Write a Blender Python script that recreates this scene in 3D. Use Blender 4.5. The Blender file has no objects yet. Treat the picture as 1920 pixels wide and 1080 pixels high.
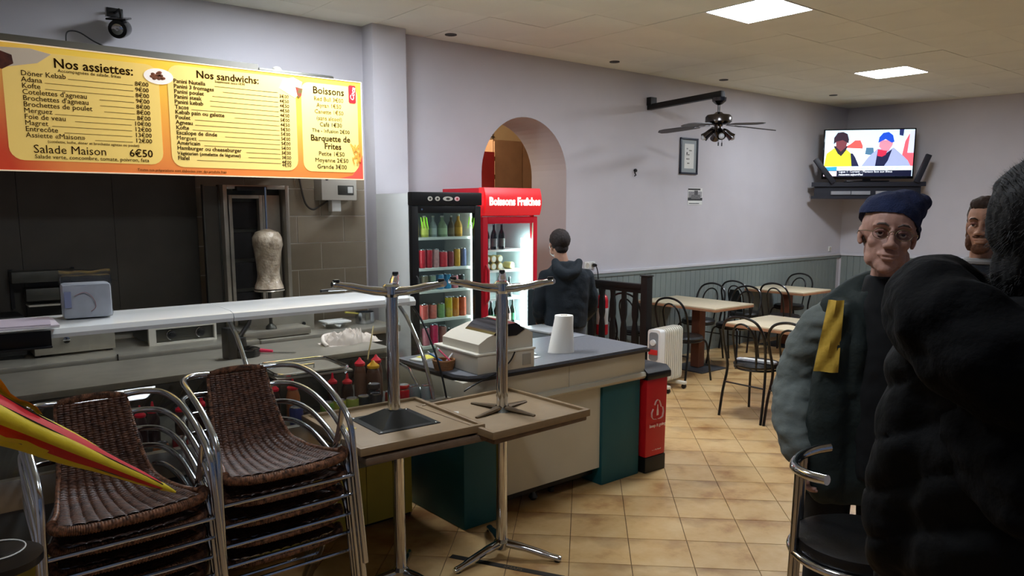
import bpy, bmesh, math, random
from mathutils import Vector, Matrix, noise
PI = math.pi
R = math.radians
random.seed(7)
SC = bpy.context.scene
COL = SC.collection
# ------------------------------------------------------------------ camera
cam = bpy.data.cameras.new('camera')
cam_o = bpy.data.objects.new('camera', cam); COL.objects.link(cam_o)
cam.sensor_width = 36.0
cam.lens = 36.0 * 1430 / 1920
cam.shift_y = 51 / 1920
cam.clip_start = 0.02
cam_o.location = (0, 0, 1.8)
cam_o.rotation_euler = (R(90 - 8), 0, R(50.4 - 90))
SC.camera = cam_o
# ------------------------------------------------------------------ world, exposure
w = bpy.data.worlds.new('world'); SC.world = w; w.use_nodes = True
w.node_tree.nodes['Background'].inputs[0].default_value = (0.42, 0.55, 0.85, 1)
w.node_tree.nodes['Background'].inputs[1].default_value = 0.17
SC.view_settings.view_transform = 'Standard'
SC.view_settings.look = 'None'
SC.view_settings.exposure = 0.0
SC.view_settings.gamma = 1.0
SC.view_settings.use_curve_mapping = False
LAMP = 70.0          # strength of the ceiling panels
# ------------------------------------------------------------------ materials
def s2l(c):
    return tuple(((x / 255) / 12.92 if x / 255 <= 0.04045 else ((x / 255 + 0.055) / 1.055) ** 2.4) for x in c)
MATS = {}
def mat(name, rgb, rough=0.6, metal=0.0, var=0.0, scale=8.0, bump=0.0, bscale=60.0, emit=0.0, spec=0.5, trans=0.0, rgb2=None, coat=0.0, ior=1.45, coord='Object', objvar=0.0):
    if name in MATS: return MATS[name]
    m = bpy.data.materials.new(name); m.use_nodes = True
    nt = m.node_tree; N = nt.nodes; L = nt.links
    b = N['Principled BSDF']
    c = s2l(rgb)
    b.inputs['Base Color'].default_value = (*c, 1)
    b.inputs['Roughness'].default_value = rough
    b.inputs['Metallic'].default_value = metal
    b.inputs['Specular IOR Level'].default_value = spec
    b.inputs['IOR'].default_value = ior
    if trans: b.inputs['Transmission Weight'].default_value = trans
    if coat: b.inputs['Coat Weight'].default_value = coat
    tc = N.new('ShaderNodeTexCoord')
    last = None
    if var > 0 or rgb2:
        n = N.new('ShaderNodeTexNoise'); n.inputs['Scale'].default_value = scale; n.inputs['Detail'].default_value = 4
        L.new(tc.outputs[coord], n.inputs['Vector'])
        r = N.new('ShaderNodeValToRGB')
        c2 = s2l(rgb2) if rgb2 else tuple(x * (1 - var) for x in c)
        r.color_ramp.elements[0].position = 0.35; r.color_ramp.elements[1].position = 0.65
        r.color_ramp.elements[0].color = (*c2, 1); r.color_ramp.elements[1].color = (*c, 1)
        L.new(n.outputs['Fac'], r.inputs['Fac'])
        last = r.outputs['Color']
    if objvar > 0:
        oi = N.new('ShaderNodeObjectInfo')
        mx = N.new('ShaderNodeHueSaturation')
        mr = N.new('ShaderNodeMapRange'); mr.inputs['To Min'].default_value = 1 - objvar; mr.inputs['To Max'].default_value = 1 + objvar
        L.new(oi.outputs['Random'], mr.inputs['Value']); L.new(mr.outputs['Result'], mx.inputs['Value'])
        if last: L.new(last, mx.inputs['Color'])
        else: mx.inputs['Color'].default_value = (*c, 1)
        last = mx.outputs['Color']
    if last: L.new(last, b.inputs['Base Color'])
    if bump > 0:
        n = N.new('ShaderNodeTexNoise'); n.inputs['Scale'].default_value = bscale; n.inputs['Detail'].default_value = 3
        L.new(tc.outputs['Object'], n.inputs['Vector'])
        bp = N.new('ShaderNodeBump'); bp.inputs['Strength'].default_value = bump; bp.inputs['Distance'].default_value = 0.01
        L.new(n.outputs['Fac'], bp.inputs['Height']); L.new(bp.outputs['Normal'], b.inputs['Normal'])
    if emit > 0:
        b.inputs['Emission Color'].default_value = (*c, 1); b.inputs['Emission Strength'].default_value = emit
    MATS[name] = m
    return m
def glass_mat(name, tint=(0.93, 0.97, 0.96), refl=0.10, rough=0.02):
    m = bpy.data.materials.new(name); m.use_nodes = True
    nt = m.node_tree; N = nt.nodes; L = nt.links
    N.remove(N['Principled BSDF'])
    t = N.new('ShaderNodeBsdfTransparent'); t.inputs[0].default_value = (*tint, 1)
    g = N.new('ShaderNodeBsdfGlossy'); g.inputs['Roughness'].default_value = rough
    lw = N.new('ShaderNodeLayerWeight'); lw.inputs[0].default_value = 0.5
    f = N.new('ShaderNodeMath'); f.operation = 'POWER'; f.inputs[1].default_value = 5.0; L.new(lw.outputs['Facing'], f.inputs[0])
    a = N.new('ShaderNodeMath'); a.operation = 'MULTIPLY_ADD'; a.inputs[1].default_value = refl * 8; a.inputs[2].default_value = .35 * refl; a.use_clamp = True
    mx = N.new('ShaderNodeMixShader')
    L.new(f.outputs[0], a.inputs[0]); L.new(a.outputs[0], mx.inputs[0]); L.new(t.outputs[0], mx.inputs[1]); L.new(g.outputs[0], mx.inputs[2])
    L.new(mx.outputs[0], N['Material Output'].inputs[0])
    MATS[name] = m
    return m
M = {}
M['wall'] = mat('wall_paint', (200, 197, 202), 0.85, var=0.05, scale=2.2, bump=0.06, bscale=120)
M['ceil'] = mat('ceiling_panel', (232, 232, 217), 0.9, var=0.06, scale=1.5, bump=0.05, bscale=90, objvar=0.02)
M['ceil_base'] = mat('ceiling_joint', (120, 112, 96), 0.9, var=0.1)
M['grout'] = mat('grout', (92, 68, 42), 0.9, var=0.2, scale=20)
M['chrome'] = mat('chrome', (205, 208, 212), 0.10, 1.0, var=0.04, scale=30)
M['alu'] = mat('polished_aluminium', (200, 206, 214), 0.16, 1.0, var=0.05, scale=25)
M['steel'] = mat('brushed_steel', (172, 167, 154), 0.36, 0.6, var=0.12, scale=14, bump=0.03, bscale=200)
M['steel_dark'] = mat('dull_steel', (92, 92, 86), 0.45, 0.9, var=0.2, scale=10)
M['black'] = mat('black_plastic', (14, 14, 15), 0.4, var=0.1)
M['blackgloss'] = mat('black_gloss', (10, 10, 12), 0.12, var=0.1)
M['blackmetal'] = mat('black_tube', (16, 14, 15), 0.35, 0.2, var=0.15, coat=0.3)
M['blackwood'] = mat('black_wood', (15, 13, 13), 0.5, var=0.25, scale=12)
M['blackvinyl'] = mat('black_vinyl', (17, 17, 18), 0.42, var=0.15, bump=0.1, bscale=90)
M['white'] = mat('white_enamel', (226, 228, 224), 0.35, var=0.03)
M['offwhite'] = mat('off_white', (200, 196, 184), 0.6, var=0.05)
M['glass'] = glass_mat('clear_glass', (.96, .965, .955), .08)
M['glass_fridge'] = glass_mat('fridge_glass', (0.86, 0.92, 0.90), 0.12)
M['wicker'] = mat('wicker', (90, 58, 42), 0.42, var=0.35, scale=35, coat=0.08, rgb2=(52, 31, 22))
M['wicker2'] = mat('wicker_wrap', (140, 96, 70), 0.45, var=0.35, scale=60, rgb2=(50, 31, 22))

# ------------------------------------------------------------------ object helpers
def tag(o, label=None, cat=None, group=None, kind=None):
    if label: o['label'] = label
    if cat: o['category'] = cat
    if group: o['group'] = group
    if kind: o['kind'] = kind
    return o
def thing(name, label, cat, loc=(0, 0, 0), rotz=0.0, group=None):
    o = bpy.data.objects.new(name, None); o.empty_display_size = 0.1
    o.location = loc; o.rotation_euler = (0, 0, rotz); COL.objects.link(o)
    return tag(o, label, cat, group)
def copy_tree(o, parent=None):
    c = o.copy(); COL.objects.link(c); c.parent = parent
    for ch in list(o.children): copy_tree(ch, c)
    return c
class MB:
    def __init__(s): s.bm = bmesh.new(); s.X = Matrix()
    def _x(s, vs, m=None):
        mm = s.X @ (m if m is not None else Matrix())
        for v in vs: v.co = mm @ v.co
    def box(s, x0, x1, y0, y1, z0, z1, bev=0.0, m=None):
        r = bmesh.ops.create_cube(s.bm, size=1.0); vs = r['verts']
        for v in vs: v.co = Vector(((x0 + x1) / 2 + v.co.x * (x1 - x0), (y0 + y1) / 2 + v.co.y * (y1 - y0), (z0 + z1) / 2 + v.co.z * (z1 - z0)))
        if bev > 0:
            es = list({e for v in vs for e in v.link_edges})
            rb = bmesh.ops.bevel(s.bm, geom=es, offset=bev, segments=2, affect='EDGES', profile=0.6)
            vs = list({v for f in rb['faces'] for v in f.verts} | {v for v in vs if v.is_valid})
            # include every vertex connected
            st = list(vs); seen = set(vs)
            while st:
                v = st.pop()
                for e in v.link_edges:
                    q = e.other_vert(v)
                    if q not in seen: seen.add(q); st.append(q)
            vs = list(seen)
        s._x(vs, m); return s
    def tube(s, pts, r, seg=10, cap=True, closed=False, flat=1.0):
        pts = [Vector(p) for p in pts]; n = len(pts)
        rr = r if isinstance(r, (list, tuple)) else [r] * n
        rings = []; nrm = None
        for i, p in enumerate(pts):
            if closed: t = pts[(i + 1) % n] - pts[i - 1]
            else: t = pts[min(i + 1, n - 1)] - pts[max(i - 1, 0)]
            if t.length < 1e-9: t = Vector((0, 0, 1))
            t.normalize()
            if nrm is None:
                nrm = t.cross(Vector((0, 0, 1)))
                if nrm.length < 0.05: nrm = t.cross(Vector((1, 0, 0)))
            nrm = (nrm - t * nrm.dot(t)); nrm.normalize()
            b = t.cross(nrm)
            rings.append([s.bm.verts.new(s.X @ (p + nrm * math.cos(2 * PI * k / seg) * rr[i] + b * math.sin(2 * PI * k / seg) * rr[i] * flat)) for k in range(seg)])
        for i in range(n if closed else n - 1):
            a = rings[i]; c = rings[(i + 1) % n]
            for k in range(seg): s.bm.faces.new((a[k], a[(k + 1) % seg], c[(k + 1) % seg], c[k]))
        if cap and not closed:
            s.bm.faces.new(list(reversed(rings[0]))); s.bm.faces.new(rings[-1])
        return s
    def lathe(s, prof, c=(0, 0, 0), seg=20, axis='z', cap=True):
        rings = []
        for (r, h) in prof:
            ring = []
            for k in range(seg):
                a = 2 * PI * k / seg; x, y = r * math.cos(a), r * math.sin(a)
                p = Vector((x, y, h)) if axis == 'z' else (Vector((x, h, y)) if axis == 'y' else Vector((h, x, y)))
                ring.append(s.bm.verts.new(s.X @ (p + Vector(c))))
            rings.append(ring)
        for a, b in zip(rings, rings[1:]):
            for k in range(seg): s.bm.faces.new((a[k], a[(k + 1) % seg], b[(k + 1) % seg], b[k]))
        if cap:
            s.bm.faces.new(list(reversed(rings[0]))); s.bm.faces.new(rings[-1])
        return s
    def prism(s, poly, lo, hi, axis='z'):
        def P(a, b, c):
            return Vector((a, b, c)) if axis == 'z' else (Vector((a, c, b)) if axis == 'y' else Vector((c, a, b)))
        A = [s.bm.verts.new(s.X @ P(a, b, lo)) for a, b in poly]; B = [s.bm.verts.new(s.X @ P(a, b, hi)) for a, b in poly]
        n = len(poly)
        s.bm.faces.new(A); s.bm.faces.new(list(reversed(B)))
        for i in range(n): s.bm.faces.new((A[i], B[i], B[(i + 1) % n], A[(i + 1) % n]))
        return s
    def ball(s, c, r, u=16, v=10, m=None):
        rr = r if isinstance(r, (list, tuple)) else (r, r, r)
        q = bmesh.ops.create_uvsphere(s.bm, u_segments=u, v_segments=v, radius=1.0)
        mm = Matrix.Translation(Vector(c)) @ (m if m is not None else Matrix()) @ Matrix.Diagonal((*rr, 1))
        s._x(q['verts'], mm); return s
    def sheet(s, grid, thick=0.0):
        V = [[s.bm.verts.new(s.X @ Vector(p)) for p in row] for row in grid]
        for a, b in zip(V, V[1:]):
            for k in range(len(a) - 1): s.bm.faces.new((a[k], a[k + 1], b[k + 1], b[k]))
        return s
    def mesh(s, name, smooth=True, fix=True):
        if fix: bmesh.ops.recalc_face_normals(s.bm, faces=s.bm.faces)
        me = bpy.data.meshes.new(name); s.bm.to_mesh(me); s.bm.free()
        if smooth:
            for p in me.polygons: p.use_smooth = True
            try: me.set_sharp_from_angle(angle=R(38))
            except Exception: pass
        return me
    def build(s, name, material, parent=None, smooth=True, loc=None, fix=True):
        o = bpy.data.objects.new(name, s.mesh(name, smooth, fix)); o.data.materials.append(material)
        COL.objects.link(o)
        if parent is not None: o.parent = parent
        if loc: o.location = loc
        return o
def share(name, me, loc, parent=None, rot=(0, 0, 0)):
    o = bpy.data.objects.new(name, me); o.location = loc; o.rotation_euler = rot; COL.objects.link(o)
    if parent is not None: o.parent = parent
    return o
def struct(o): o['kind'] = 'structure'; return o
def arc(c, r, a0, a1, n, plane='xz'):
    out = []
    for i in range(n + 1):
        a = R(a0 + (a1 - a0) * i / n); u, v = r * math.cos(a), r * math.sin(a)
        if plane == 'xz': out.append((c[0] + u, c[1], c[2] + v))
        elif plane == 'yz': out.append((c[0], c[1] + u, c[2] + v))
        else: out.append((c[0] + u, c[1] + v, c[2]))
    return out
def spline(pts, n=6):
    P = [Vector(p) for p in pts]; out = []
    for i in range(len(P) - 1):
        p0 = P[max(i - 1, 0)]; p1 = P[i]; p2 = P[i + 1]; p3 = P[min(i + 2, len(P) - 1)]
        for k in range(n):
            t = k / n
            out.append(0.5 * ((2 * p1) + (p2 - p0) * t + (2 * p0 - 5 * p1 + 4 * p2 - p3) * t * t + (-p0 + 3 * p1 - 3 * p2 + p3) * t ** 3))
    out.append(P[-1]); return out
# lettering: flat text turned into mesh, laid out in a plane (x to the right, y up)
def text_obj(name, items, material, parent=None, matrix=None, ext=0.0006):
    """items: (string, x, y, size, align)"""
    bm = bmesh.new()
    for it in items:
        st, x, y, size, al = it[:5]
        cu = bpy.data.curves.new('t', 'FONT'); cu.body = st; cu.size = size; cu.align_x = al; cu.resolution_u = 2; cu.extrude = ext
        if len(it) > 5 and 'M' not in st: cu.offset = it[5]
        if len(it) > 6: cu.shear = it[6]
        o = bpy.data.objects.new('t', cu); COL.objects.link(o)
        bpy.context.view_layer.update()
        me = bpy.data.meshes.new_from_object(o.evaluated_get(bpy.context.evaluated_depsgraph_get()))
        me.transform(Matrix.Translation((x, y, 0)) @ Matrix.Rotation(it[7] if len(it) > 7 else 0, 4, 'Z'))
        bm.from_mesh(me); bpy.data.meshes.remove(me); bpy.data.objects.remove(o); bpy.data.curves.remove(cu)
    me = bpy.data.meshes.new(name); bm.to_mesh(me); bm.free()
    if matrix is not None: me.transform(matrix)
    me.materials.append(material)
    o = bpy.data.objects.new(name, me); COL.objects.link(o)
    if parent is not None: o.parent = parent
    return o
def upright(x, y, z, rz=0.0):
    return Matrix.Translation((x, y, z)) @ Matrix.Rotation(rz, 4, 'Z') @ Matrix.Rotation(R(90), 4, 'X')
def rrect(x0, x1, z0, z1, r, n=5):
    out = []
    for cx, cz, a in ((x1 - r, z0 + r, -90), (x1 - r, z1 - r, 0), (x0 + r, z1 - r, 90), (x0 + r, z0 + r, 180)):
        for i in range(n + 1):
            t = R(a + 90 * i / n); out.append((cx + r * math.cos(t), cz + r * math.sin(t)))
    return out

# ================================================================== THE ROOM
YB = 5.84; CH = 3.28
# floor slab
fl = MB().box(-2.2, 12.6, -2.2, 9.2, -0.12, -0.006).build('floor', M['grout'], smooth=False); struct(fl)
def tile_mat():
    m = bpy.data.materials.new('terracotta_floor_tile'); m.use_nodes = True
    nt = m.node_tree; N = nt.nodes; L = nt.links; b = N['Principled BSDF']
    b.inputs['Roughness'].default_value = 0.34; b.inputs['Coat Weight'].default_value = 0.15
    geo = N.new('ShaderNodeNewGeometry')
    n1 = N.new('ShaderNodeTexNoise'); n1.inputs['Scale'].default_value = 3.2; n1.inputs['Detail'].default_value = 5; n1.inputs['Roughness'].default_value = 0.62
    L.new(geo.outputs['Position'], n1.inputs['Vector'])
    r = N.new('ShaderNodeValToRGB'); e = r.color_ramp.elements
    e[0].position = 0.30; e[0].color = (*s2l((166, 118, 66)), 1)
    e[1].position = 0.64; e[1].color = (*s2l((216, 184, 132)), 1)
    x = r.color_ramp.elements.new(0.46); x.color = (*s2l((204, 166, 110)), 1)
    L.new(n1.outputs['Fac'], r.inputs['Fac'])
    # printed brown cloud along one edge of every tile
    tc = N.new('ShaderNodeTexCoord'); sp = N.new('ShaderNodeSeparateXYZ'); L.new(tc.outputs['Generated'], sp.inputs[0])
    n2 = N.new('ShaderNodeTexNoise'); n2.inputs['Scale'].default_value = 5.0; n2.inputs['Detail'].default_value = 4; L.new(geo.outputs['Position'], n2.inputs['Vector'])
    ad = N.new('ShaderNodeMath'); ad.operation = 'MULTIPLY_ADD'; ad.inputs[1].default_value = 1.5; L.new(n2.outputs['Fac'], ad.inputs[0]); L.new(sp.outputs['Y'], ad.inputs[2])
    mr = N.new('ShaderNodeMapRange'); mr.inputs['From Min'].default_value = 1.45; mr.inputs['From Max'].default_value = 2.15; mr.inputs['To Max'].default_value = 0.85
    L.new(ad.outputs[0], mr.inputs['Value'])
    mx = N.new('ShaderNodeMix'); mx.data_type = 'RGBA'; L.new(mr.outputs['Result'], mx.inputs[0]); L.new(r.outputs['Color'], mx.inputs[6]); mx.inputs[7].default_value = (*s2l((122, 76, 38)), 1)
    L.new(mx.outputs[2], b.inputs['Base Color'])
    n3 = N.new('ShaderNodeTexNoise'); n3.inputs['Scale'].default_value = 14; L.new(geo.outputs['Position'], n3.inputs['Vector'])
    bp = N.new('ShaderNodeBump'); bp.inputs['Strength'].default_value = 0.12; bp.inputs['Distance'].default_value = 0.01; L.new(n3.outputs['Fac'], bp.inputs['Height']); L.new(bp.outputs['Normal'], b.inputs['Normal'])
    return m
TM = tile_mat()
P = 0.317
tb = MB(); h = (P - 0.0035) / 2
tb.prism([(-h, -h), (h, -h), (h, h), (-h, h)], -0.007, -0.0012)
tb.prism([(-h + .0012, -h + .0012), (h - .0012, -h + .0012), (h - .0012, h - .0012), (-h + .0012, h - .0012)], -0.0012, 0.0)
tme = tb.mesh('tile', smooth=False); tme.materials.append(TM)
hd = R(50.4)
cells = []
u = Vector((math.cos(R(-45)), math.sin(R(-45)))); v = Vector((math.cos(R(45)), math.sin(R(45))))
for i in range(-45, 46):
    for j in range(-45, 46):
        c = Vector((2.584, 2.664)) + u * (i + 0.5) * P + v * (j + 0.5) * P
        if not (-2.0 < c.x < 12.0 and -1.9 < c.y < 8.9): continue
        if c.x > 11.62 + (YB - c.y) * 0.11: continue
        z = c.x * math.cos(hd) + c.y * math.sin(hd); s_ = c.x * math.sin(hd) - c.y * math.cos(hd)
        vis = z > 3.4 and abs(s_) < 0.70 * z and c.y < YB
        if vis:   # behind the counters
            if c.y > 3.35 and c.x < 3.9: vis = False
        cells.append((0 if vis else 1, z if vis else 99, c))
cells.sort(key=lambda t: (t[0], t[1]))
far = MB()
for k, (a, z, c) in enumerate(cells):
    if k < 300 and a == 0:
        o = share('tile', tme, (c.x, c.y, 0), fl, (0, 0, R(-45)))
    else:
        far.X = Matrix.Translation((c.x, c.y, 0)) @ Matrix.Rotation(R(-45), 4, 'Z')
        far.prism([(-h, -h), (h, -h), (h, h), (-h, h)], -0.007, 0.0)
TM2 = mat('far_floor_tile', (212, 174, 116), 0.36, var=0.3, scale=3.2, rgb2=(150, 102, 56))
o = far.build('remaining_tiles', TM2, fl, smooth=False); o['kind'] = 'stuff'

# ceiling
ce = MB().box(-2.2, 12.6, -2.2, 9.2, CH + 0.012, CH + 0.12).build('ceiling', M['ceil_base'], smooth=False); struct(ce)
px_, py_ = 0.58, 0.58
cb = MB(); cb.box(-px_ / 2 + .0016, px_ / 2 - .0016, -py_ / 2 + .0016, py_ / 2 - .0016, 0, 0.014)
cme = cb.mesh('ceiling_panel', smooth=False); cme.materials.append(M['ceil'])
LIGHTS = [(5.29, 3.46), (8.77, 4.04), (2.39, 4.62), (1.23, 1.72)]
lx0 = 5.29; ly0 = 3.46
for i in range(-13, 14):
    for j in range(-10, 5):
        x = lx0 + i * px_; y = ly0 + j * py_
        if (abs(x - 5.29) < .1 and abs(y - 3.46) < .1) or (abs(x - 8.77) < .1 and abs(y - 4.04) < .1) or (abs(x - 2.39) < .1 and abs(y - 4.62) < .1) or (abs(x - 1.23) < .1 and abs(y - 1.72) < .1): continue
        if x > 11.9 or y > 6.2: continue
        share('ceiling_panel', cme, (x, y, CH + random.uniform(-.0022, .0006)), ce, (R(random.uniform(-.12, .12)), R(random.uniform(-.12, .12)), 0))
ME = mat('lamp_diffuser', (236, 244, 255), 0.5, emit=LAMP)
for k, (x, y) in enumerate(LIGHTS):
    t = thing('ceiling_light', ['large square LED ceiling panel near the top edge, closest to the viewer', 'smaller looking square LED ceiling panel near the television corner', 'square LED ceiling panel above the display counter', 'square LED ceiling panel above the wicker chairs'][k], 'ceiling light', (x, y, CH), 0, 'square LED ceiling panels')
    q = .29
    f = MB()
    f.box(-q, q, -q, -q + .014, -.004, .01); f.box(-q, q, q - .014, q, -.004, .01); f.box(-q, -q + .014, -q + .014, q - .014, -.004, .01); f.box(q - .014, q, -q + .014, q - .014, -.004, .01)
    f.build('frame', M['white'], t, smooth=False)
    MB().box(-q + .014, q - .014, -q + .014, q - .014, 0.0, .008).build('diffuser', (ME if k != 2 else mat('lamp_diffuser_bright', (236, 244, 255), .5, emit=LAMP * .95)) if k < 3 else mat('lamp_diffuser_dim', (236, 244, 255), .5, emit=LAMP * .42), t, smooth=False)
# small recessed spots
sp = MB(); sp.lathe([(.045, .0), (.052, -.004), (.052, .01)], seg=20); spm = sp.mesh('s'); spm.materials.append(mat('spot_dark', (60, 56, 50), .5))
for k, (x, y) in enumerate([(3.95, 5.6), (5.95, 5.55), (7.75, 5.5), (9.9, 5.3)]):
    o = share('recessed_spotlight', spm, (x, y, CH - .003)); tag(o, ['tiny round recessed spot in the ceiling beside the white column', 'tiny round recessed spot in the ceiling above the arch', 'tiny round recessed spot in the ceiling right of the fan beam', 'tiny round recessed spot in the ceiling beyond the far light panel'][k], 'spotlight', 'recessed ceiling spots')

# back wall with arch
AX0, AX1, AS = 4.457, 5.566, 2.13; AC = (AX0 + AX1) / 2; AR = (AX1 - AX0) / 2; WD = 0.55
bw = MB()
NA = 28
ap = [(AC - AR * math.cos(PI * i / NA), AS + AR * math.sin(PI * i / NA)) for i in range(NA + 1)]
WX1 = 11.45
def face(pts): return bw.bm.faces.new([bw.bm.verts.new(Vector(p)) for p in pts])
for y in (YB, YB + WD):
    face([(-2.1, y, 0), (AX0, y, 0), (AX0, y, CH + .02), (-2.1, y, CH + .02)])
    face([(AX1, y, 0), (WX1, y, 0), (WX1, y, CH + .02), (AX1, y, CH + .02)])
    for a, b in zip(ap, ap[1:]): face([(a[0], y, a[1]), (b[0], y, b[1]), (b[0], y, CH + .02), (a[0], y, CH + .02)])
path = [(AX0, 0)] + ap + [(AX1, 0)]
for a, b in zip(path, path[1:]): face([(a[0], YB, a[1]), (b[0], YB, b[1]), (b[0], YB + WD, b[1]), (a[0], YB + WD, a[1])])
face([(WX1, YB, 0), (WX1, YB + WD, 0), (WX1, YB + WD, CH + .02), (WX1, YB, CH + .02)])
bmesh.ops.remove_doubles(bw.bm, verts=bw.bm.verts, dist=0.0005)
wb = bw.build('wall_back', M['wall'], smooth=False); struct(wb)
# right wall (not quite square to the back wall)
RW = MB(); dx = 0.111 / 0.994
def rwx(y): return 11.37 + (YB - y) * dx
RW.prism([(rwx(YB), YB), (rwx(-2.2), -2.2), (rwx(-2.2) + .2, -2.2), (rwx(YB) + .2, YB)], 0, CH + .02)
wr = RW.build('wall_right', M['wall'], smooth=False); struct(wr)
struct(MB().box(-2.2, -2.05, -2.2, YB, 0, CH + .02).build('wall_left', M['wall'], smooth=False))
# front wall with the shop window behind the camera
FW = MB()
FW.box(-2.2, 12.5, -2.2, -2.05, 0, .5); FW.box(-2.2, 12.5, -2.2, -2.05, 2.7, CH + .02)
for x in (-2.2, 1.6, 5.2, 8.8, 12.2): FW.box(x, x + .3, -2.2, -2.05, .5, 2.7)
struct(FW.build('wall_front', M['wall'], smooth=False))
# column
cm = MB(); cm.box(3.222, 3.54, 5.67, YB + .01, 0, CH + .01, bev=.004)
struct(cm.build('trim_1', M['wall']))
# panelled dado: boards, rail
BD = mat('dado_board', (128, 138, 136), 0.55, var=0.08, scale=5, objvar=0.03)
bx0 = 5.60; bwid = 0.0945
bmb = MB(); bmb.prism([(-bwid / 2 + .004, 0), (-bwid / 2 + .001, .006), (-bwid / 2 + .001, .012), (bwid / 2 - .001, .012), (bwid / 2 - .001, .006), (bwid / 2 - .004, 0)], 0.0, 1.03)
bme = bmb.mesh('board', smooth=False); bme.materials.append(BD)
n = int((11.35 - bx0) / bwid)
for i in range(n):
    share('board', bme, (bx0 + bwid * (i + .5), YB - .0125, .05), wb)
ang = math.atan2(-.994, .111)
for i in range(26):
    d = .03 + bwid * (i + .5)
    share('board', bme, (rwx(YB) + .111 * d - .0125, YB - .994 * d - .002, .05), wr, (0, 0, ang))
RL = mat('rail_light', (206, 206, 212), 0.5, var=.03)
r1 = MB(); r1.box(5.60, 11.38, YB - .032, YB, 1.085, 1.118, bev=.004); struct(r1.build('trim_2', RL))
r1b = MB(); r1b.box(5.60, 11.38, YB - .024, YB, 1.045, 1.085, bev=.004); struct(r1b.build('trim_3', BD))
r2 = MB(); r2.prism([(rwx(YB), YB), (rwx(1.), 1.), (rwx(1.) - .032, 1.), (rwx(YB) - .032, YB)], 1.085, 1.118); struct(r2.build('trim_4', RL, smooth=False))
sk = MB(); sk.box(5.60, 11.38, YB - .018, YB, 0, .09); struct(sk.build('baseboard_back', BD, smooth=False))
# back room beyond the arch
BR = mat('back_room_wall', (236, 206, 160), .8, var=.05)
bk = MB(); bk.box(2.6, 11.4, 8.3, 8.4, 0, CH); struct(bk.build('wall_far', BR, smooth=False))
bk = MB(); bk.box(7.6, 7.7, YB + WD + .002, 8.3, 0, CH); struct(bk.build('wall_side', BR, smooth=False))
t = thing('wardrobe', 'tall brown wooden wardrobe seen through the arch', 'wardrobe', (5.98, 7.2, 0))
WW = mat('brown_wood', (188, 146, 106), .55, var=.15, scale=6, coord='Object')
MB().box(-.30, .62, .02, .55, 0, 2.60, bev=.006).build('body', WW, t)
MB().box(-.29, .135, -.002, .02, .06, 2.58, bev=.003).build('door', WW, t)
MB().box(.145, .61, -.002, .02, .06, 2.58, bev=.003).build('door', WW, t)
for z in (2.35, 2.14, 1.95): MB().box(-.31, -.29, -.012, .0, z, z + .05).build('hinge', mat('brass', (150, 110, 60), .3, 1), t, smooth=False)
t = thing('red_door_panel', 'red painted door leaf left of the wardrobe beyond the arch', 'door', (5.53, 7.15, 0))
MB().box(-.65, .12, 0, .04, .0, 2.45, bev=.004).build('leaf', mat('red_paint', (190, 44, 40), .5, var=.06), t)
MB().tube([(.0, -.03, 1.05), (.1, -.03, 1.05)], .008).tube([(.0, 0, 1.05), (.0, -.03, 1.05)], .01).build('handle', M['chrome'], t)
t = thing('wire_rack', 'white wire grid rack high on the wall behind the arch', 'wire rack', (6.1, 8.285, 2.62))
wr_ = MB()
for i in range(7): wr_.tube([(-.3 + i * .12, 0, 0), (-.3 + i * .12, 0, .5)], .006, 6)
wr_.build('upright_wire', M['steel_dark'], t)
wr_ = MB()
for i in range(5): wr_.tube([(-.32, -.008, .02 + i * .11), (.44, -.008, .02 + i * .11)], .006, 6)
wr_.build('cross_wire', M['steel_dark'], t)
t = thing('bulb_lamp', 'bare warm bulb hanging in the room behind the arch', 'lamp', (4.9, 7.3, CH))
MB().tube([(0, 0, 0), (0, 0, -.3)], .004, 6).build('flex', M['black'], t)
MB().lathe([(.014, -.36), (.018, -.30)], seg=12).build('socket', M['black'], t)
MB().ball((0, 0, -.4), .04).build('bulb', mat('warm_bulb', (255, 208, 150), .4, emit=40), t)
L_ = bpy.data.lights.new('warm', 'POINT'); L_.energy = 44; L_.color = (1, .84, .64); L_.shadow_soft_size = .06
lo = bpy.data.objects.new('bulb_light', L_); COL.objects.link(lo); lo.parent = t; lo.location = (0, 0, -.48)

# ================================================================== KITCHEN WALL
def tiled(name, mesh, x0, x1, z0, z1, tw, th, parent, off=0.0):
    rows = int((z1 - z0) / th + .5)
    for r in range(rows):
        z = z1 - th * (r + .5); x = x1 - (tw * .5 if (r % 2 == 0) else tw * .0)
        first = True
        while x - tw * .5 > x0 - tw:
            share(name, mesh, (x + off, YB - .006, z), parent); x -= tw
WT = mat('beige_wall_tile', (158, 145, 124), .42, var=.10, scale=6, objvar=.05)
tw, th = .41, .2165
wtm = MB().box(-tw / 2 + .004, tw / 2 - .004, -.005, .006, -th / 2 + .004, th / 2 - .004, bev=.0015).mesh('wall_tile', smooth=False); wtm.materials.append(WT)
wth = MB().box(-tw / 4 + .004, tw / 4 - .004, -.005, .006, -th / 2 + .004, th / 2 - .004, bev=.0015).mesh('wall_tile_half', smooth=False); wth.materials.append(WT)
grt = MB().box(0.2, 3.205, YB - .006, YB + .002, .86, 2.63).build('trim_5', mat('tile_joint', (214, 208, 194), .8), smooth=False); struct(grt)
for r in range(8):
    z = 1.735 - .2165 / 2 + th * (3 - r)
    if r % 2 == 0: xs = [3.205 - tw * (k + .5) for k in range(4)]
    else:
        xs = [3.205 - tw * (k + 1) for k in range(3)]
        share('wall_tile', wth, (3.205 - tw / 4, YB - .006, z), grt)
    for x in xs:
        share('wall_tile', wtm, (x, YB - .006, z), grt)
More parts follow.
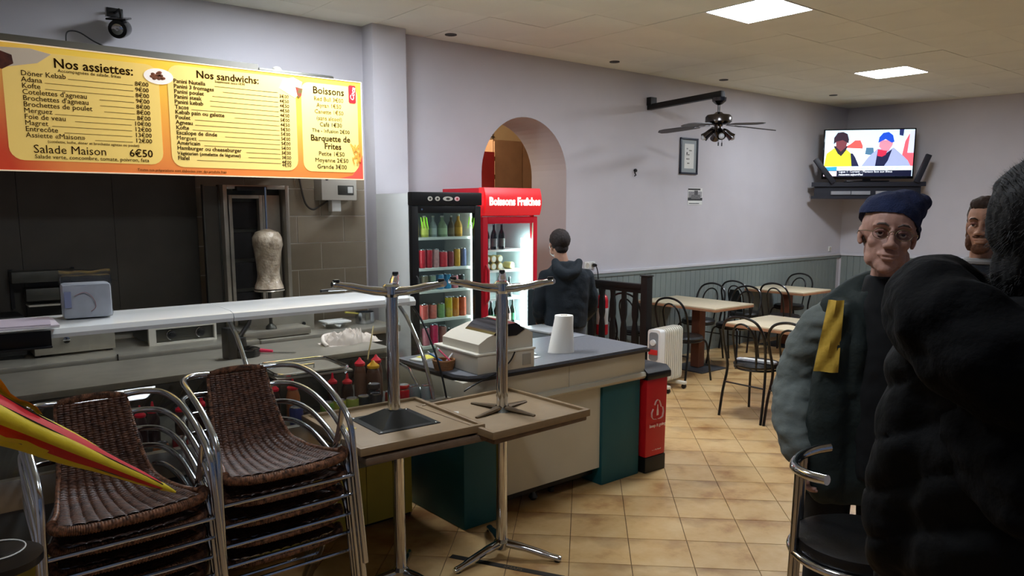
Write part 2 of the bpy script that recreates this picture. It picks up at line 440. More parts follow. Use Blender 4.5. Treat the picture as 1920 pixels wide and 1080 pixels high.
DP = mat('shaded_splashback', (78, 74, 66), .5, .1, var=.15, scale=5)  # grey panel, darkened in colour for the unlit wall under the hood
t = thing('splashback', 'large dark panelled splashback left of the kebab grill', 'splashback', (1.0, YB, 0))
for k in range(3): MB().box(-.85 + k * .555, -.85 + (k + 1) * .555 - .0015, -.03, -.011, .93, 2.30, bev=.002).build('panel', DP, t, smooth=False)
# hood over the kitchen, menu board
HX0, HX1 = .40, 2.60
t = thing('extractor_hood', 'grey extractor hood box behind the menu board', 'hood', (0, 5.12, 2.05))
MB().box(HX0, HX1 - .55, .005, .66, .06, .698, bev=.004).build('housing', mat('hood_grey', (96, 94, 86), .6), t)
MB().box(HX1 - .55, HX1, .005, .66, .06, .680, bev=.015).build('end_housing', M['steel_dark'], t)
MB().tube(spline([(.93, .02, .69), (.94, .02, .75), (1.0, .03, .76), (1.08, .04, .72), (1.15, .05, .695)]), .004, 6).build('loose_wire', M['black'], t)
MB().ball((2.2, .06, .686), (.03, .03, .02), 10, 8).build('cable_gland', M['offwhite'], t)
# ---- menu board
BX0, BX1, BZ0, BZ1, BY = .46, 2.785, 2.010, 2.695, 5.085
def board_mat():
    m = bpy.data.materials.new('menu_print'); m.use_nodes = True; nt = m.node_tree; N = nt.nodes; L = nt.links; b = N['Principled BSDF']
    b.inputs['Roughness'].default_value = .35
    tc = N.new('ShaderNodeTexCoord'); sp = N.new('ShaderNodeSeparateXYZ'); L.new(tc.outputs['Generated'], sp.inputs[0])
    r = N.new('ShaderNodeValToRGB'); e = r.color_ramp.elements
    e[0].position = 0; e[0].color = (*s2l((232, 128, 62)), 1); e[1].position = 1; e[1].color = (*s2l((248, 206, 66)), 1)
    x = e.new(.5); x.color = (*s2l((244, 168, 66)), 1)
    L.new(sp.outputs['Z'], r.inputs[0])
    r2 = N.new('ShaderNodeValToRGB'); e = r2.color_ramp.elements
    e[0].position = .05; e[0].color = (1, 1, 1, 1); e[1].position = .18; e[1].color = (0, 0, 0, 1)
    L.new(sp.outputs['X'], r2.inputs[0])
    inv = N.new('ShaderNodeMath'); inv.operation = 'SUBTRACT'; inv.inputs[0].default_value = 1.15; L.new(sp.outputs['Z'], inv.inputs[1])
    mu = N.new('ShaderNodeMath'); mu.operation = 'MULTIPLY'; mu.use_clamp = True; L.new(r2.outputs['Color'], mu.inputs[0]); L.new(inv.outputs[0], mu.inputs[1])
    mx = N.new('ShaderNodeMix'); mx.data_type = 'RGBA'; L.new(mu.outputs[0], mx.inputs[0]); L.new(r.outputs['Color'], mx.inputs[6]); mx.inputs[7].default_value = (*s2l((206, 62, 24)), 1)
    L.new(mx.outputs[2], b.inputs['Base Color']); L.new(mx.outputs[2], b.inputs['Emission Color']); b.inputs['Emission Strength'].default_value = .22
    return m
def glow_mat(name, rgb, e=.22): return mat(name, rgb, .4, emit=e)  # board colours with a weak emission of their own
mb = thing('menu_board', 'long yellow and orange menu board with French dishes and prices', 'menu board', (0, BY, 0))
MB().box(BX0, BX1, 0, .03, BZ0, BZ1, bev=.002).build('panel', board_mat(), mb, smooth=False)
bf = MB(); bf.box(BX0, BX1 + .004, -.004, .032, BZ1, BZ1 + .006); bf.box(BX0, BX1 + .004, -.004, .032, BZ0 - .006, BZ0); bf.box(BX1, BX1 + .006, -.004, .032, BZ0 - .006, BZ1 + .006)
bf.build('edge_strip', glow_mat('board_edge', (250, 226, 190), .3), mb, smooth=False)
PY1 = glow_mat('menu_panel_left', (246, 208, 112)); PY2 = glow_mat('menu_panel_mid', (250, 216, 124)); PY3 = glow_mat('menu_panel_right', (253, 226, 130))
MB().prism(rrect(.60, 1.405, 2.065, 2.76 - .1, .07), -.002, 0.0, 'y').build('menu_panel', PY1, mb, smooth=False)
MB().prism(rrect(1.455, 2.285, 2.055, 2.675, .07), -.002, 0.0, 'y').build('menu_panel', PY2, mb, smooth=False)
MB().prism(rrect(2.325, 2.755, 2.055, 2.66, .06), -.002, 0.0, 'y').build('menu_panel', PY3, mb, smooth=False)
INK = mat('menu_ink', (46, 27, 4), .95, spec=.05); INK2 = mat('menu_ink_pale', (112, 80, 18), .95, spec=.05)
MM = upright(0, -.003, 0)
items = []
def T(s, x, z, size, al='LEFT', off=0.0): items.append((s, x, z, size, al, off))
T('Nos assiettes:', 1.055, 2.585, .074, 'CENTER', .0012)
text_obj('heading', items, INK, mb, MM); items = []
T('Accompagnées de salade, frites', 1.03, 2.562, .026, 'CENTER')
A = [('Döner Kebab', '8€00'), ('Adana', '9€00'), ('Kofte', '8€00'), ("Cotelettes d'agneau", '9€00'), ("Brochettes d'agneau", '8€00'), ('Brochettes de poulet', '8€00'), ('Merguez', '8€00'), ('Foie de veau', '10€00'), ('Magret', '12€00'), ('Entrecôte', '13€00'), ('Assiette «Maison»', '12€00')]
ln = MB()
for k, (a, p) in enumerate(A):
    z = 2.527 - k * .0335
    T(a, .685, z, .040, 'LEFT', .0002); T(p, 1.345, z, .036, 'RIGHT', .0003)
    x0 = .69 + len(a) * .0195 + .01
    ln.box(x0, 1.345 - .022 * len(p), -.0035, -.002, z, z + .0022)
T('(cotelette, kofte, döner et brochette agneau ou poulet)', 1.03, 2.167, .0215, 'CENTER')
T('Salade verte, concombre, tomate, poivron, feta', 1.02, 2.078, .0315, 'CENTER')
text_obj('dish_list', items, INK, mb, MM); items = []
T('Salade Maison', .715, 2.108, .066, 'LEFT', .0006); text_obj('salad_line', items, INK, mb, MM); items = []
T('6€50', 1.345, 2.108, .062, 'RIGHT', .0008); text_obj('salad_price', items, INK, mb, MM); items = []
T('Nos sandwichs:', 1.83, 2.612, .064, 'CENTER', .001)
text_obj('heading', items, INK, mb, MM); items = []
B = [('Panini Nutella', ''), ('Panini 3 fromages', '3€00'), ('Panini poulet', '4€50'), ('Panini steak', '4€50'), ('Panini kebab', '4€50'), ('Tacos', '4€50'), ('Kebab pain ou galette', '5€00'), ('Poulet', '4€50'), ('Agneau', '5€50'), ('Kofte', '5€00'), ('Escalope de dinde', '5€00'), ('Merguez', '5€00'), ('Americain', '5€00'), ('Hamburger ou cheeseburger', '5€00'), ('Végétarien (omelette de légumes)', '3€00'), ('Flafel', '4€00')]
T('Supplément sauce 0€50', 1.84, 2.594, .02, 'CENTER')
for k, (a, p) in enumerate(B):
    z = 2.568 - k * .0312
    T(a, 1.49, z, .0345 if k != 14 else .029, 'LEFT', .0004)
    x0 = 1.495 + len(a) * (.0168 if k != 14 else .0135) + .01
    ln.box(x0, 2.16, -.0035, -.002, z, z + .0018)
    if k: T(p, 2.235, z, .031, 'RIGHT', .0002)
T('4€50', 2.235, 2.568 - 16 * .0305, .031, 'RIGHT')
T('Toutes nos préparations sont élaborées avec des produits frais', 1.52, 2.025, .021, 'CENTER')
text_obj('sandwich_list', items, INK, mb, MM); items = []
o = ln.build('leader_lines', INK, mb, smooth=False); o['kind'] = 'stuff'
T('Boissons', 2.53, 2.59, .068, 'CENTER', .0008); text_obj('heading', items, INK, mb, MM); items = []
T('Barquette de', 2.535, 2.268, .058, 'CENTER', .001); T('Frites', 2.55, 2.214, .058, 'CENTER', .001)
text_obj('heading', items, INK, mb, MM); items = []
for s_, z, q in (('Café 1€30', 2.369, .04), ('The - Infusion 2€00', 2.327, .036), ('Petite 1€50', 2.167, .042), ('Moyenne 2€50', 2.122, .042), ('Grande 3€00', 2.077, .042)): T(s_, 2.54, z, q, 'CENTER', .0001)
text_obj('price_list', items, INK, mb, MM); items = []
for s_, z in (('Red Bull 3€00', 2.543), ('Ayran 1€50', 2.500), ('Canette 1€50', 2.456), ('(sans alcool)', 2.412)): T(s_, 2.53, z, .039, 'CENTER')
text_obj('drinks_list', items, INK2, mb, MM); items = []
# printed pictures on the board: plate, wrap, sandwich, can, chips
pm = MB(); pm.X = Matrix.Translation((1.405, -.003, 2.595)); pm.prism([(.085 * math.cos(a * PI / 12), .047 * math.sin(a * PI / 12)) for a in range(24)], -.002, 0, 'y'); pm.build('printed_plate', glow_mat('print_white', (250, 238, 226)), mb, smooth=False)
fm = MB()
for k in range(22):
    a = random.uniform(0, 2 * PI); q = random.uniform(0, .8); fm.ball((1.405 + .055 * q * math.cos(a), -.005, 2.598 + .030 * q * math.sin(a)), (.013, .002, .009), 7, 5)
o = fm.build('printed_food', mat('print_meat', (136, 72, 34), .6, var=.4, scale=60), mb); o['kind'] = 'stuff'
fm = MB(); fm.prism([(.50, 2.60), (.62, 2.565), (.77, 2.60), (.84, 2.655), (.74, 2.675), (.56, 2.665)], -.004, -.002, 'y'); fm.build('printed_wrap', glow_mat('print_bread', (214, 196, 172), .1), mb, smooth=False)
fm = MB(); fm.prism([(.50, 2.575), (.60, 2.55), (.655, 2.585), (.65, 2.63), (.56, 2.66), (.50, 2.645)], -.006, -.004, 'y'); fm.build('printed_filling', mat('print_filling', (104, 48, 26), .6, var=.5, scale=40), mb, smooth=False)
fm = MB(); fm.prism([(2.17, 2.60), (2.20, 2.66), (2.27, 2.68), (2.335, 2.655), (2.31, 2.575), (2.28, 2.545)], -.004, -.002, 'y'); fm.build('printed_roll', glow_mat('print_white', (250, 238, 226)), mb, smooth=False)
fm = MB(); fm.prism([(2.285, 2.62), (2.335, 2.61), (2.325, 2.565), (2.30, 2.545)], -.006, -.004, 'y'); fm.build('printed_salad', mat('print_salad', (96, 88, 40), .6, var=.5, scale=50, rgb2=(150, 40, 30)), mb, smooth=False)
fm = MB(); fm.prism(rrect(2.685, 2.742, 2.545, 2.67, .012), -.004, -.002, 'y'); fm.build('printed_can', glow_mat('print_red', (204, 40, 48), .1), mb, smooth=False)
text_obj('can_script', [('Coca', 0, 0, .044, 'CENTER', .0006, .3, R(80))], glow_mat('print_white', (250, 238, 226)), mb, upright(2.730, -.0055, 2.607))
for k in range(14):
    a = random.uniform(-.9, .9); x = 2.735 + random.uniform(-.035, .02); z = 2.19 + random.uniform(-.055, .06)
    fm = MB(); fm.X = Matrix.Translation((x, -.004 - k * .0004, z)) @ Matrix.Rotation(a, 4, 'Y'); fm.box(-.004, .004, -.001, .001, -.025, .025); fm.build('printed_chip', glow_mat('print_chip', (236, 170, 70), .1), mb, smooth=False)
fm = MB(); fm.prism([(2.785, 2.012), (2.785, 2.18), (2.755, 2.10), (2.70, 2.035), (2.60, 2.012)], -.003, 0, 'y'); fm.build('printed_corner', glow_mat('print_coral', (238, 92, 74), .15), mb, smooth=False)
# ---- security camera on the wall above the board
t = thing('security_camera', 'black dome-like security camera on the wall above the menu board', 'security camera', (1.36, YB, 3.0))
MB().box(-.05, .05, -.012, 0, .07, .13, bev=.004).build('wall_plate', M['black'], t)
MB().tube([(0, -.01, .1), (0, -.12, .1), (0, -.15, .06), (0, -.15, .02)], .008, 8).build('bracket', M['black'], t)
cc = MB(); cc.X = Matrix.Translation((-.01, -.16, -.03)) @ Matrix.Rotation(R(-25), 4, 'Z') @ Matrix.Rotation(R(15), 4, 'X'); cc.lathe([(.030, .10), (.056, .08), (.06, -.06), (.056, -.085)], seg=24, axis='y'); cc.box(-.06, .06, -.11, .09, .055, .068, bev=.006)
cc.build('housing', M['blackgloss'], t)
cc = MB(); cc.X = Matrix.Translation((-.01, -.16, -.03)) @ Matrix.Rotation(R(-25), 4, 'Z') @ Matrix.Rotation(R(15), 4, 'X'); cc.lathe([(.030, -.086), (.034, -.091), (.02, -.096), (.004, -.094)], seg=20, axis='y')
cc.build('lens', M['chrome'], t)
# ---- air curtain / small boiler box on the tiles
t = thing('fuse_box', 'white wall box with dark display hanging under the right end of the menu board', 'wall box', (2.90, YB - .012, 1.95))
MB().box(-.155, .155, -.14, 0, -.088, .16, bev=.008).build('body', M['offwhite'], t)
MB().box(-.015, .125, -.145, -.14, -.045, .03, bev=.002).build('display', M['steel_dark'], t)
MB().box(.07, .115, -.148, -.145, -.03, .02, bev=.001).build('label', M['white'], t)
MB().lathe([(.013, -.141), (.013, -.147)], c=(-.11, 0, .08), seg=14, axis='y').build('knob', M['black'], t)
MB().box(-.05, .03, -.10, -.03, -.178, -.088, bev=.004).build('outlet', M['white'], t)
t2 = thing('power_cable', 'grey cable hanging down the tiles left of the white wall box', 'cable', (2.62, YB - .02, 2.1))
MB().tube(spline([(-.02, -.02, .02), (0, -.02, -.12), (.03, -.03, -.26), (.09, -.03, -.31), (.16, -.03, -.28), (.22, -.04, -.24)]), .008, 8).build('cord', mat('grey_cord', (70, 66, 60), .6), t2)

# ================================================================== BACK COUNTER
t = thing('back_counter', 'long stainless steel kitchen counter along the tiled wall', 'counter', (0, 5.15, 0))
MB().box(.25, 1.985, 0.0, .66, .833, .893, bev=.012).build('worktop', M['steel'], t)
MB().box(1.992, 3.12, 0.0, .66, .833, .886, bev=.012).build('worktop', M['steel'], t)
for k in range(4): MB().box(.28 + k * .71, .28 + k * .71 + .70, .03, .05, .10, .825, bev=.004).build('door', M['steel_dark'], t)
MB().box(.25, 3.12, .05, .65, .08, .833).build('body', M['steel_dark'], t, smooth=False)
MB().box(1.078, 1.084, -.004, .01, .80, .90).build('joint_strip', M['black'], t, smooth=False)
# drawer unit
t = thing('drawer_unit', 'steel drawer unit with one round knob standing under the napkin pack', 'drawer unit', (.82, 5.36, .893))
MB().box(-.15, .30, .01, .30, .012, .20, bev=.004).build('body', M['steel'], t)
MB().box(-.15, .15, -.006, .01, .015, .19, bev=.003).build('drawer', M['steel'], t)
MB().lathe([(.016, .0), (.016, -.012), (.022, -.02), (.02, -.028), (.004, -.03)], c=(.02, -.006, .10), seg=16, axis='y').build('knob', M['chrome'], t)
for x in (-.13, .27): MB().box(x - .015, x + .015, .03, .06, 0, .012).build('foot', M['black'], t, smooth=False)
for x in (-.13, .27): MB().box(x - .015, x + .015, .25, .28, 0, .012).build('foot', M['black'], t, smooth=False)
# dark appliance to its left
t = thing('dark_appliance', 'dark appliance left of the steel drawer unit', 'appliance', (.45, 5.40, .893))
MB().box(-.20, .19, 0, .30, .02, .26, bev=.01).build('body', M['black'], t)
MB().box(-.17, .16, -.006, 0, .06, .20, bev=.003).build('front_panel', M['blackgloss'], t)
MB().box(-.18, .17, .02, .28, 0, .02).build('base', M['black'], t, smooth=False)
# shelves seen through the dark opening on the left
t = thing('wall_shelf', 'pale shelf unit against the dark wall at the left edge', 'shelf', (.75, 5.66, 1.23))
MB().box(-.13, .24, 0, .14, .10, .17, bev=.004).build('upper_shelf', M['steel_dark'], t)
MB().box(-.06, .24, .0, .14, -.02, .06, bev=.004).build('middle_shelf', M['steel_dark'], t)
MB().box(-.05, .24, .0, .14, -.055, -.045).build('lower_shelf', M['offwhite'], t, smooth=False)
MB().box(-.13, -.11, .12, .14, -.07, .18).build('bracket', M['black'], t, smooth=False)
MB().box(.22, .24, .12, .14, -.07, .18).build('bracket', M['black'], t, smooth=False)
# fryer / griddle body and dials
t = thing('cooking_griddle', 'steel cooking griddle with a dial panel on the back counter', 'griddle', (1.54, 5.36, .893))
MB().box(-.22, .22, .03, .42, .012, .11, bev=.004).build('body', M['steel_dark'], t)
gf = MB(); gf.box(-.22, .22, .0, .03, .105, .115); gf.box(-.22, .22, .0, .03, .0, .012); gf.box(-.22, -.175, .0, .03, .012, .105); gf.box(.205, .22, .0, .03, .012, .105)
gf.build('front_frame', M['offwhite'], t, smooth=False)
for x in (-.07, .12):
    kn = MB().lathe([(.026, .03), (.026, .012), (.018, .008), (.016, -.002), (.003, -.003)], c=(x, 0, .06), seg=20, axis='y').build('dial', M['black'], t)
    MB().tube(arc((x, .012, .06), .034, 100, 250, 10), .003, 6).build('dial_ring', M['chrome'], kn)
# steel box and foil container
t = thing('steel_box', 'plain steel box on the back counter right of the griddle', 'steel box', (2.26, 5.40, .886))
MB().box(-.25, .25, 0, .28, 0, .135, bev=.006).build('body', M['steel'], t)
MB().box(-.255, .255, -.005, .285, .135, .15, bev=.004).build('lid', M['steel'], t)
MB().lathe([(.012, 0), (.014, -.012), (.004, -.014)], c=(.16, 0, .05), seg=12, axis='y').build('knob', M['black'], t)
t = thing('foil_tray', 'shallow foil tray with a white lid beside the plain steel box', 'foil tray', (2.66, 5.36, .886))
MB().lathe([(.075, 0), (.105, .035), (.112, .036), (.112, .040)], seg=4).build('tray', M['alu'], t)
MB().box(-.10, .10, -.08, .08, .042, .056, bev=.004).build('lid', M['white'], t)
t = thing('small_saucepan', 'small steel saucepan behind the upturned table column', 'saucepan', (2.95, 5.42, .886))
MB().lathe([(.07, 0), (.075, .004), (.075, .09), (.079, .092), (.072, .092), (.07, .01), (.02, .008)], seg=24).build('pan', M['alu'], t)
MB().tube([(-.07, -.02, .085), (-.20, -.06, .11)], .007, 8).build('handle', mat('yellow_handle', (190, 178, 80), .5), t)

# ================================================================== KEBAB GRILL
t = thing('kebab_grill', 'tall steel vertical kebab grill with dark heating panels', 'kebab grill', (2.10, 5.50, .893))
def fr(mb_, x0, x1, z0, z1, w, y0, y1):
    mb_.box(x0, x0 + w, y0, y1, z0, z1, bev=.003); mb_.box(x1 - w, x1, y0, y1, z0, z1, bev=.003); mb_.box(x0 + w, x1 - w, y0, y1, z1 - w, z1, bev=.003); return mb_
MB().box(-.20, .27, .10, .20, 0, 1.05, bev=.004).build('back_panel', M['steel_dark'], t)
fr(MB(), -.205, .28, .0, 1.07, .028, -.02, .10).build('outer_frame', M['steel'], t)
fr(MB(), -.15, .095, .0, 1.0, .024, .03, .09).build('inner_frame', M['steel'], t)
for k in range(4): MB().box(-.115, .065, .07, .098, .10 + k * .22, .10 + k * .22 + .19, bev=.006).build('burner', mat('burner', (30, 29, 30), .6, .3, var=.3, scale=20), t)
MB().box(.11, .24, .06, .10, .06, 1.0, bev=.003).build('side_reflector', M['steel'], t)
MB().box(-.205, .28, -.32, .10, .0, .05, bev=.006).build('drip_tray', M['steel'], t)
MB().box(-.12, .1, -.06, .03, 1.03, 1.06, bev=.004).build('top_arm', M['black'], t)
d = thing('doner_meat', 'wrapped cone of doner meat on the upright spit of the grill', 'doner kebab', (2.112, 5.26, .943))
prof = [(.06, .285), (.102, .292), (.094, .315), (.080, .35), (.076, .40), (.082, .46), (.092, .54), (.103, .60), (.100, .65), (.078, .69), (.03, .708), (.012, .712)]
dm = MB(); dm.lathe([(r_, z_ - .0) for r_, z_ in prof], seg=40)
for vtx in dm.bm.verts:
    n_ = noise.noise(Vector((vtx.co.x * 9, vtx.co.y * 9, vtx.co.z * 30))) * .006
    q = Vector((vtx.co.x, vtx.co.y, 0));
    if q.length > .02: vtx.co += q.normalized() * n_
bmesh.ops.subdivide_edges(dm.bm, edges=dm.bm.edges, cuts=1)
for vtx in dm.bm.verts:
    q = Vector((vtx.co.x, vtx.co.y, 0))
    if q.length > .02: vtx.co += q.normalized() * (noise.noise(Vector((vtx.co.x * 30, vtx.co.y * 30, vtx.co.z * 90))) * .005)
dm.build('meat', mat('doner', (180, 166, 144), .35, var=.35, scale=14, rgb2=(124, 108, 88), bump=.4, bscale=60, coat=.4), d)
MB().tube([(0, 0, .012), (0, 0, 1.0)], .008, 8).build('spit', M['chrome'], d)
MB().lathe([(.10, .272), (.105, .278), (.10, .284)], seg=28).build('base_plate', M['steel'], d)
MB().lathe([(.04, .0), (.035, .02), (.012, .04), (.012, .27)], seg=18).build('spit_foot', M['steel_dark'], d)
# tall cabinet frame behind the grill
t = thing('steel_side_screen', 'narrow dark steel screen with pale edges left of the kebab grill', 'screen', (1.84, 5.56, .893))
MB().box(-.055, .05, 0, .02, 0, 1.06).build('sheet', DP, t, smooth=False)
MB().box(-.062, -.05, -.01, .03, 0, 1.07, bev=.002).build('edge_post', M['steel_dark'], t)
MB().box(.045, .055, -.01, .03, 0, 1.07, bev=.002).build('edge_post', M['steel_dark'], t)
# knife block-like dark objects by the tiles
t = thing('serving_tongs', 'black serving tongs lying on top of the white ledge by the tiles', 'tongs', (1.93, 3.93, 1.334))
MB().tube([(-.06, 0, .008), (.09, .01, .012)], .008, 8).build('arm', M['black'], t)
MB().tube([(-.06, 0.01, .008), (.09, -.02, .008)], .006, 8).build('arm', M['chrome'], t)

# ================================================================== DISPLAY COUNTER
t = thing('display_counter', 'long refrigerated display counter with curved glass and a bright white top ledge', 'display counter', (0, 0, 0))
DX0, DX1 = .20, 2.28
YP = mat('yellow_panel', (206, 186, 74), .5, var=.08, scale=5)
for k in range(7):
    x1 = 2.295 - k * .30; MB().box(x1 - .296, x1, 3.70, 3.72, .02, .50, bev=.002).build('yellow_panel', YP, t, smooth=False)
MB().box(DX0, 2.295, 3.722, 4.28, .0, .50).build('plinth', M['black'], t, smooth=False)
GB = mat('grey_body', (84, 86, 84), .5, var=.1)
MB().box(DX0, 2.335, 3.31, 4.28, .50, .685, bev=.035).build('lower_body', GB, t)
MB().box(DX0, 2.31, 3.30, 3.345, .67, .79, bev=.008).build('front_rail', M['steel'], t)
MB().box(DX0, 2.29, 3.345, 4.28, .683, .692).build('deck', M['steel_dark'], t, smooth=False)
MB().box(DX0, 2.52, 4.29, 4.93, .865, .90, bev=.005).build('work_surface', M['steel'], t)
MB().box(DX0, 2.40, 4.32, 4.90, .0, .865).build('rear_body', M['steel_dark'], t, smooth=False)
lv = MB()
for k in range(26):
    lv.X = Matrix.Translation((.28 + k * .083, 4.285, .775)) @ Matrix.Rotation(R(35), 4, 'Y'); lv.box(-.008, .008, -.006, .012, -.085, .085)
o = lv.build('louvre_slats', M['black'], t, smooth=False); o['kind'] = 'stuff'
MB().box(DX0, 2.40, 4.292, 4.30, .69, .86).build('louvre_back', mat('louvre_back', (52, 50, 50), .6), t, smooth=False)
LW = mat('white_ledge', (240, 243, 242), .25, coat=.3)
def ledge(x0, x1, nm):
    b = MB(); pr = [(3.60, 1.268), (3.592, 1.285), (3.60, 1.306), (3.64, 1.314), (3.93, 1.322), (3.95, 1.316), (3.95, 1.29), (3.64, 1.272)]
    b.prism([(y, z) for y, z in pr], x0, x1, 'x'); return b.build(nm, LW, t)
ledge(DX0, 1.262, 'top_ledge'); ledge(1.266, 2.24, 'top_ledge')
b = MB(); b.prism([(3.61, 1.26), (3.605, 1.285), (3.63, 1.306), (3.93, 1.314), (3.94, 1.28), (3.65, 1.262)], 2.24, 2.285, 'x'); b.build('ledge_end_cap', M['white'], t)
CP = [(3.655, 1.266), (3.56, 1.20), (3.47, 1.10), (3.40, 1.0), (3.345, .89), (3.31, .79)]
cps = spline([(0, y, z) for y, z in CP], 5)
def gl(x0, x1):
    b = MB(); b.sheet([[(x0, p.y, p.z), (x1, p.y, p.z)] for p in cps]); b.sheet([[(x0, p.y - .006, p.z - .001), (x1, p.y - .006, p.z - .001)] for p in cps]); return b
gl(DX0, 1.258).build('curved_glass', M['glass'], t, fix=False); gl(1.27, 2.27).build('curved_glass', M['glass'], t, fix=False)
for x in (1.264, 2.205): MB().tube([(x, p.y + .012, p.z) for p in cps], .011, 10).build('glass_support', M['chrome'], t)
MB().tube([(2.278, p.y - .003, p.z) for p in cps], .006, 6).build('glass_edge', M['black'], t)
b = MB(); pl = [(p.y + .02, p.z) for p in cps] + [(3.90, .79), (3.90, 1.26)]; b.prism(pl, 2.272, 2.277, 'x'); b.build('side_glass', M['glass'], t, smooth=False)
MB().tube([(2.2, 3.86, .93), (2.2, 3.72, .945), (2.2, 3.56, .92), (2.2, 3.44, .82), (2.2, 3.41, .70)], .008, 8).build('inner_hoop', M['chrome'], t)
# napkin pack, papers on the ledge
n_ = thing('napkin_pack', 'plastic wrapped pack of white napkins on the ledge', 'napkin pack', (.688, 3.80, 1.322), R(-6))
b = MB(); b.box(-.095, .095, -.065, .065, 0, .150, bev=.016)
b.build('napkins', mat('napkin_white', (196, 200, 208), .8, var=.12, scale=14), n_)
b = MB(); b.box(-.099, .099, -.069, .069, -.0, .19, bev=.016)
fm = MB(); fm.sheet([[(-.099 + .198 * i / 12, y, z + .0025 * math.sin(i * 1.1 + j) - .02 * (i / 12) * (1 - i / 12)) for i in range(13)] for j, (y, z) in enumerate([(-.069, .15), (-.066, .19), (-.03, .207), (.03, .212), (.066, .19), (.069, .15)])])
PLG = glass_mat('clear_film', (.84, .85, .86), .09, .12)
b.build('film', PLG, n_); fm.build('film_top', PLG, n_)
MB().tube(spline([(-.05, -.071, .10), (-.01, -.0715, .115), (.02, -.0715, .09), (.03, -.071, .05), (.01, -.071, .03)]), .0022, 5, flat=.5).build('printed_curl', mat('print_rose', (150, 92, 92), .7), n_)
MB().box(-.088, -.062, -.0712, -.069, .05, .12).build('printed_strip', mat('print_blue', (120, 128, 160), .7), n_, smooth=False)
MB().tube([(.095, -.02, .165), (.125, -.03, .155)], .003, 6).build('film_tail', PLG, n_)
t2 = thing('leaflet_stack', 'stack of pale leaflets overhanging the ledge at the left edge', 'leaflets', (.41, 3.66, 1.324), R(-3))
b = MB()
b.box(-.20, .13, -.16, .11, .004, .012, bev=.002); b.build('leaflet', mat('leaflet_pink', (206, 196, 204), .7, var=.1, scale=20), t2)
b = MB(); b.X = Matrix.Rotation(R(3), 4, 'Z'); b.box(-.21, .12, -.17, .10, .0, .004); b.build('leaflet', M['white'], t2, smooth=False)
b = MB(); b.X = Matrix.Translation((0, 0, .013)) @ Matrix.Rotation(R(-4), 4, 'Z'); b.box(-.20, .11, -.15, .11, .0, .003); b.build('leaflet', mat('leaflet_lilac', (188, 176, 190), .7), t2, smooth=False)
t2 = thing('dark_tray', 'dark tray hanging under the leaflets at the left end of the ledge', 'tray', (.40, 3.585, 1.235), R(-3))
MB().box(-.19, .11, -.012, .0, .0, .07, bev=.003).build('panel', M['black'], t2)
MB().box(-.19, .11, -.03, -.010, .0, .008, bev=.002).build('lip', M['black'], t2)
# ---- things on the work surface
t2 = thing('sauce_mixer', 'black electric sauce mixer with a round foot on the steel work surface', 'kitchen machine', (1.645, 4.58, .90), R(10))
MB().lathe([(.082, 0), (.086, .01), (.084, .045), (.07, .052)], c=(.03, 0, 0), seg=24).build('foot', M['blackgloss'], t2)
MB().box(-.105, -.045, -.04, .04, 0, .19, bev=.01).build('column', M['black'], t2)
MB().tube([(-.05, 0, .09), (.0, 0, .13), (.06, 0, .20), (.08, 0, .25)], [.018, .016, .014, .010], 10).build('arm', M['black'], t2)
MB().lathe([(.035, .055), (.045, .07), (.04, .12), (.015, .125)], c=(-.01, 0, 0), seg=18).build('hopper', M['black'], t2)
t2 = thing('red_handled_knife', 'knife with a pink red plastic handle on the steel work surface', 'knife', (1.80, 4.60, .902), R(-42))
MB().tube([(-.07, 0, .014), (-.03, 0, .016), (.05, 0, .012)], [.011, .013, .009], 8).build('handle', mat('pink_red', (214, 44, 84), .4), t2)
MB().prism([(.05, -.010), (.05, .008), (.18, .010), (.20, .002), (.18, -.008)], .004, .006).build('blade', M['chrome'], t2, smooth=False)
t2 = thing('dish_cloth', 'crumpled white and beige dish cloth on the steel work surface', 'cloth', (2.40, 4.62, .90), R(5))
b = MB(); g = []
for j in range(40):
    row = []
    for i in range(56):
        u_, v_ = i / 55 * 2 - 1, j / 39 * 2 - 1
        rad = max(0, 1 - (abs(u_) ** 2.6 + abs(v_) ** 2.6))
        n1 = noise.noise(Vector((u_ * 2.2, v_ * 2.0, 3.1))); n2 = abs(noise.noise(Vector((u_ * 5.5 + n1 * 2, v_ * 4.5, 8.3))))
        z = (.052 * rad ** .45 + .060 * n2 * rad ** .3 + .025 * n1 * rad) * (1.15 if u_ < .25 else .75)
        row.append((u_ * .19 + .02 * n1, v_ * .095 + .018 * math.sin(u_ * 5) + .01 * n2, max(.001, z)))
    g.append(row)
b.sheet(g); b.build('cloth', mat('cloth', (214, 202, 190), .9, var=.16, scale=9, bump=.3, bscale=300), t2)
MB().tube(spline([(-.2, -.04, .004), (-.205, .0, .03), (-.17, .05, .055), (-.10, .06, .06)]), .012, 8).build('hem_fold', mat('cloth_pale', (226, 216, 206), .9), t2)
t2 = thing('food_warmer', 'rectangular steel food pan with a rounded lid rail inside the display', 'food pan', (1.79, 4.03, .692), R(-4))
MB().box(-.20, .20, -.20, .18, 0, .20, bev=.02).build('pan', M['steel_dark'], t2)
MB().box(-.215, .215, -.21, .19, .20, .212, bev=.004).build('lid', M['steel'], t2)
MB().tube([(x, y, .222) for x, y in rrect(-.205, .205, -.20, .18, .06)], .009, 8, closed=True).build('rim', M['chrome'], t2)
MB().tube([(-.05, -.05, .214), (-.05, -.05, .235), (.05, -.05, .235), (.05, -.05, .214)], .006, 8).build('handle', M['chrome'], t2)
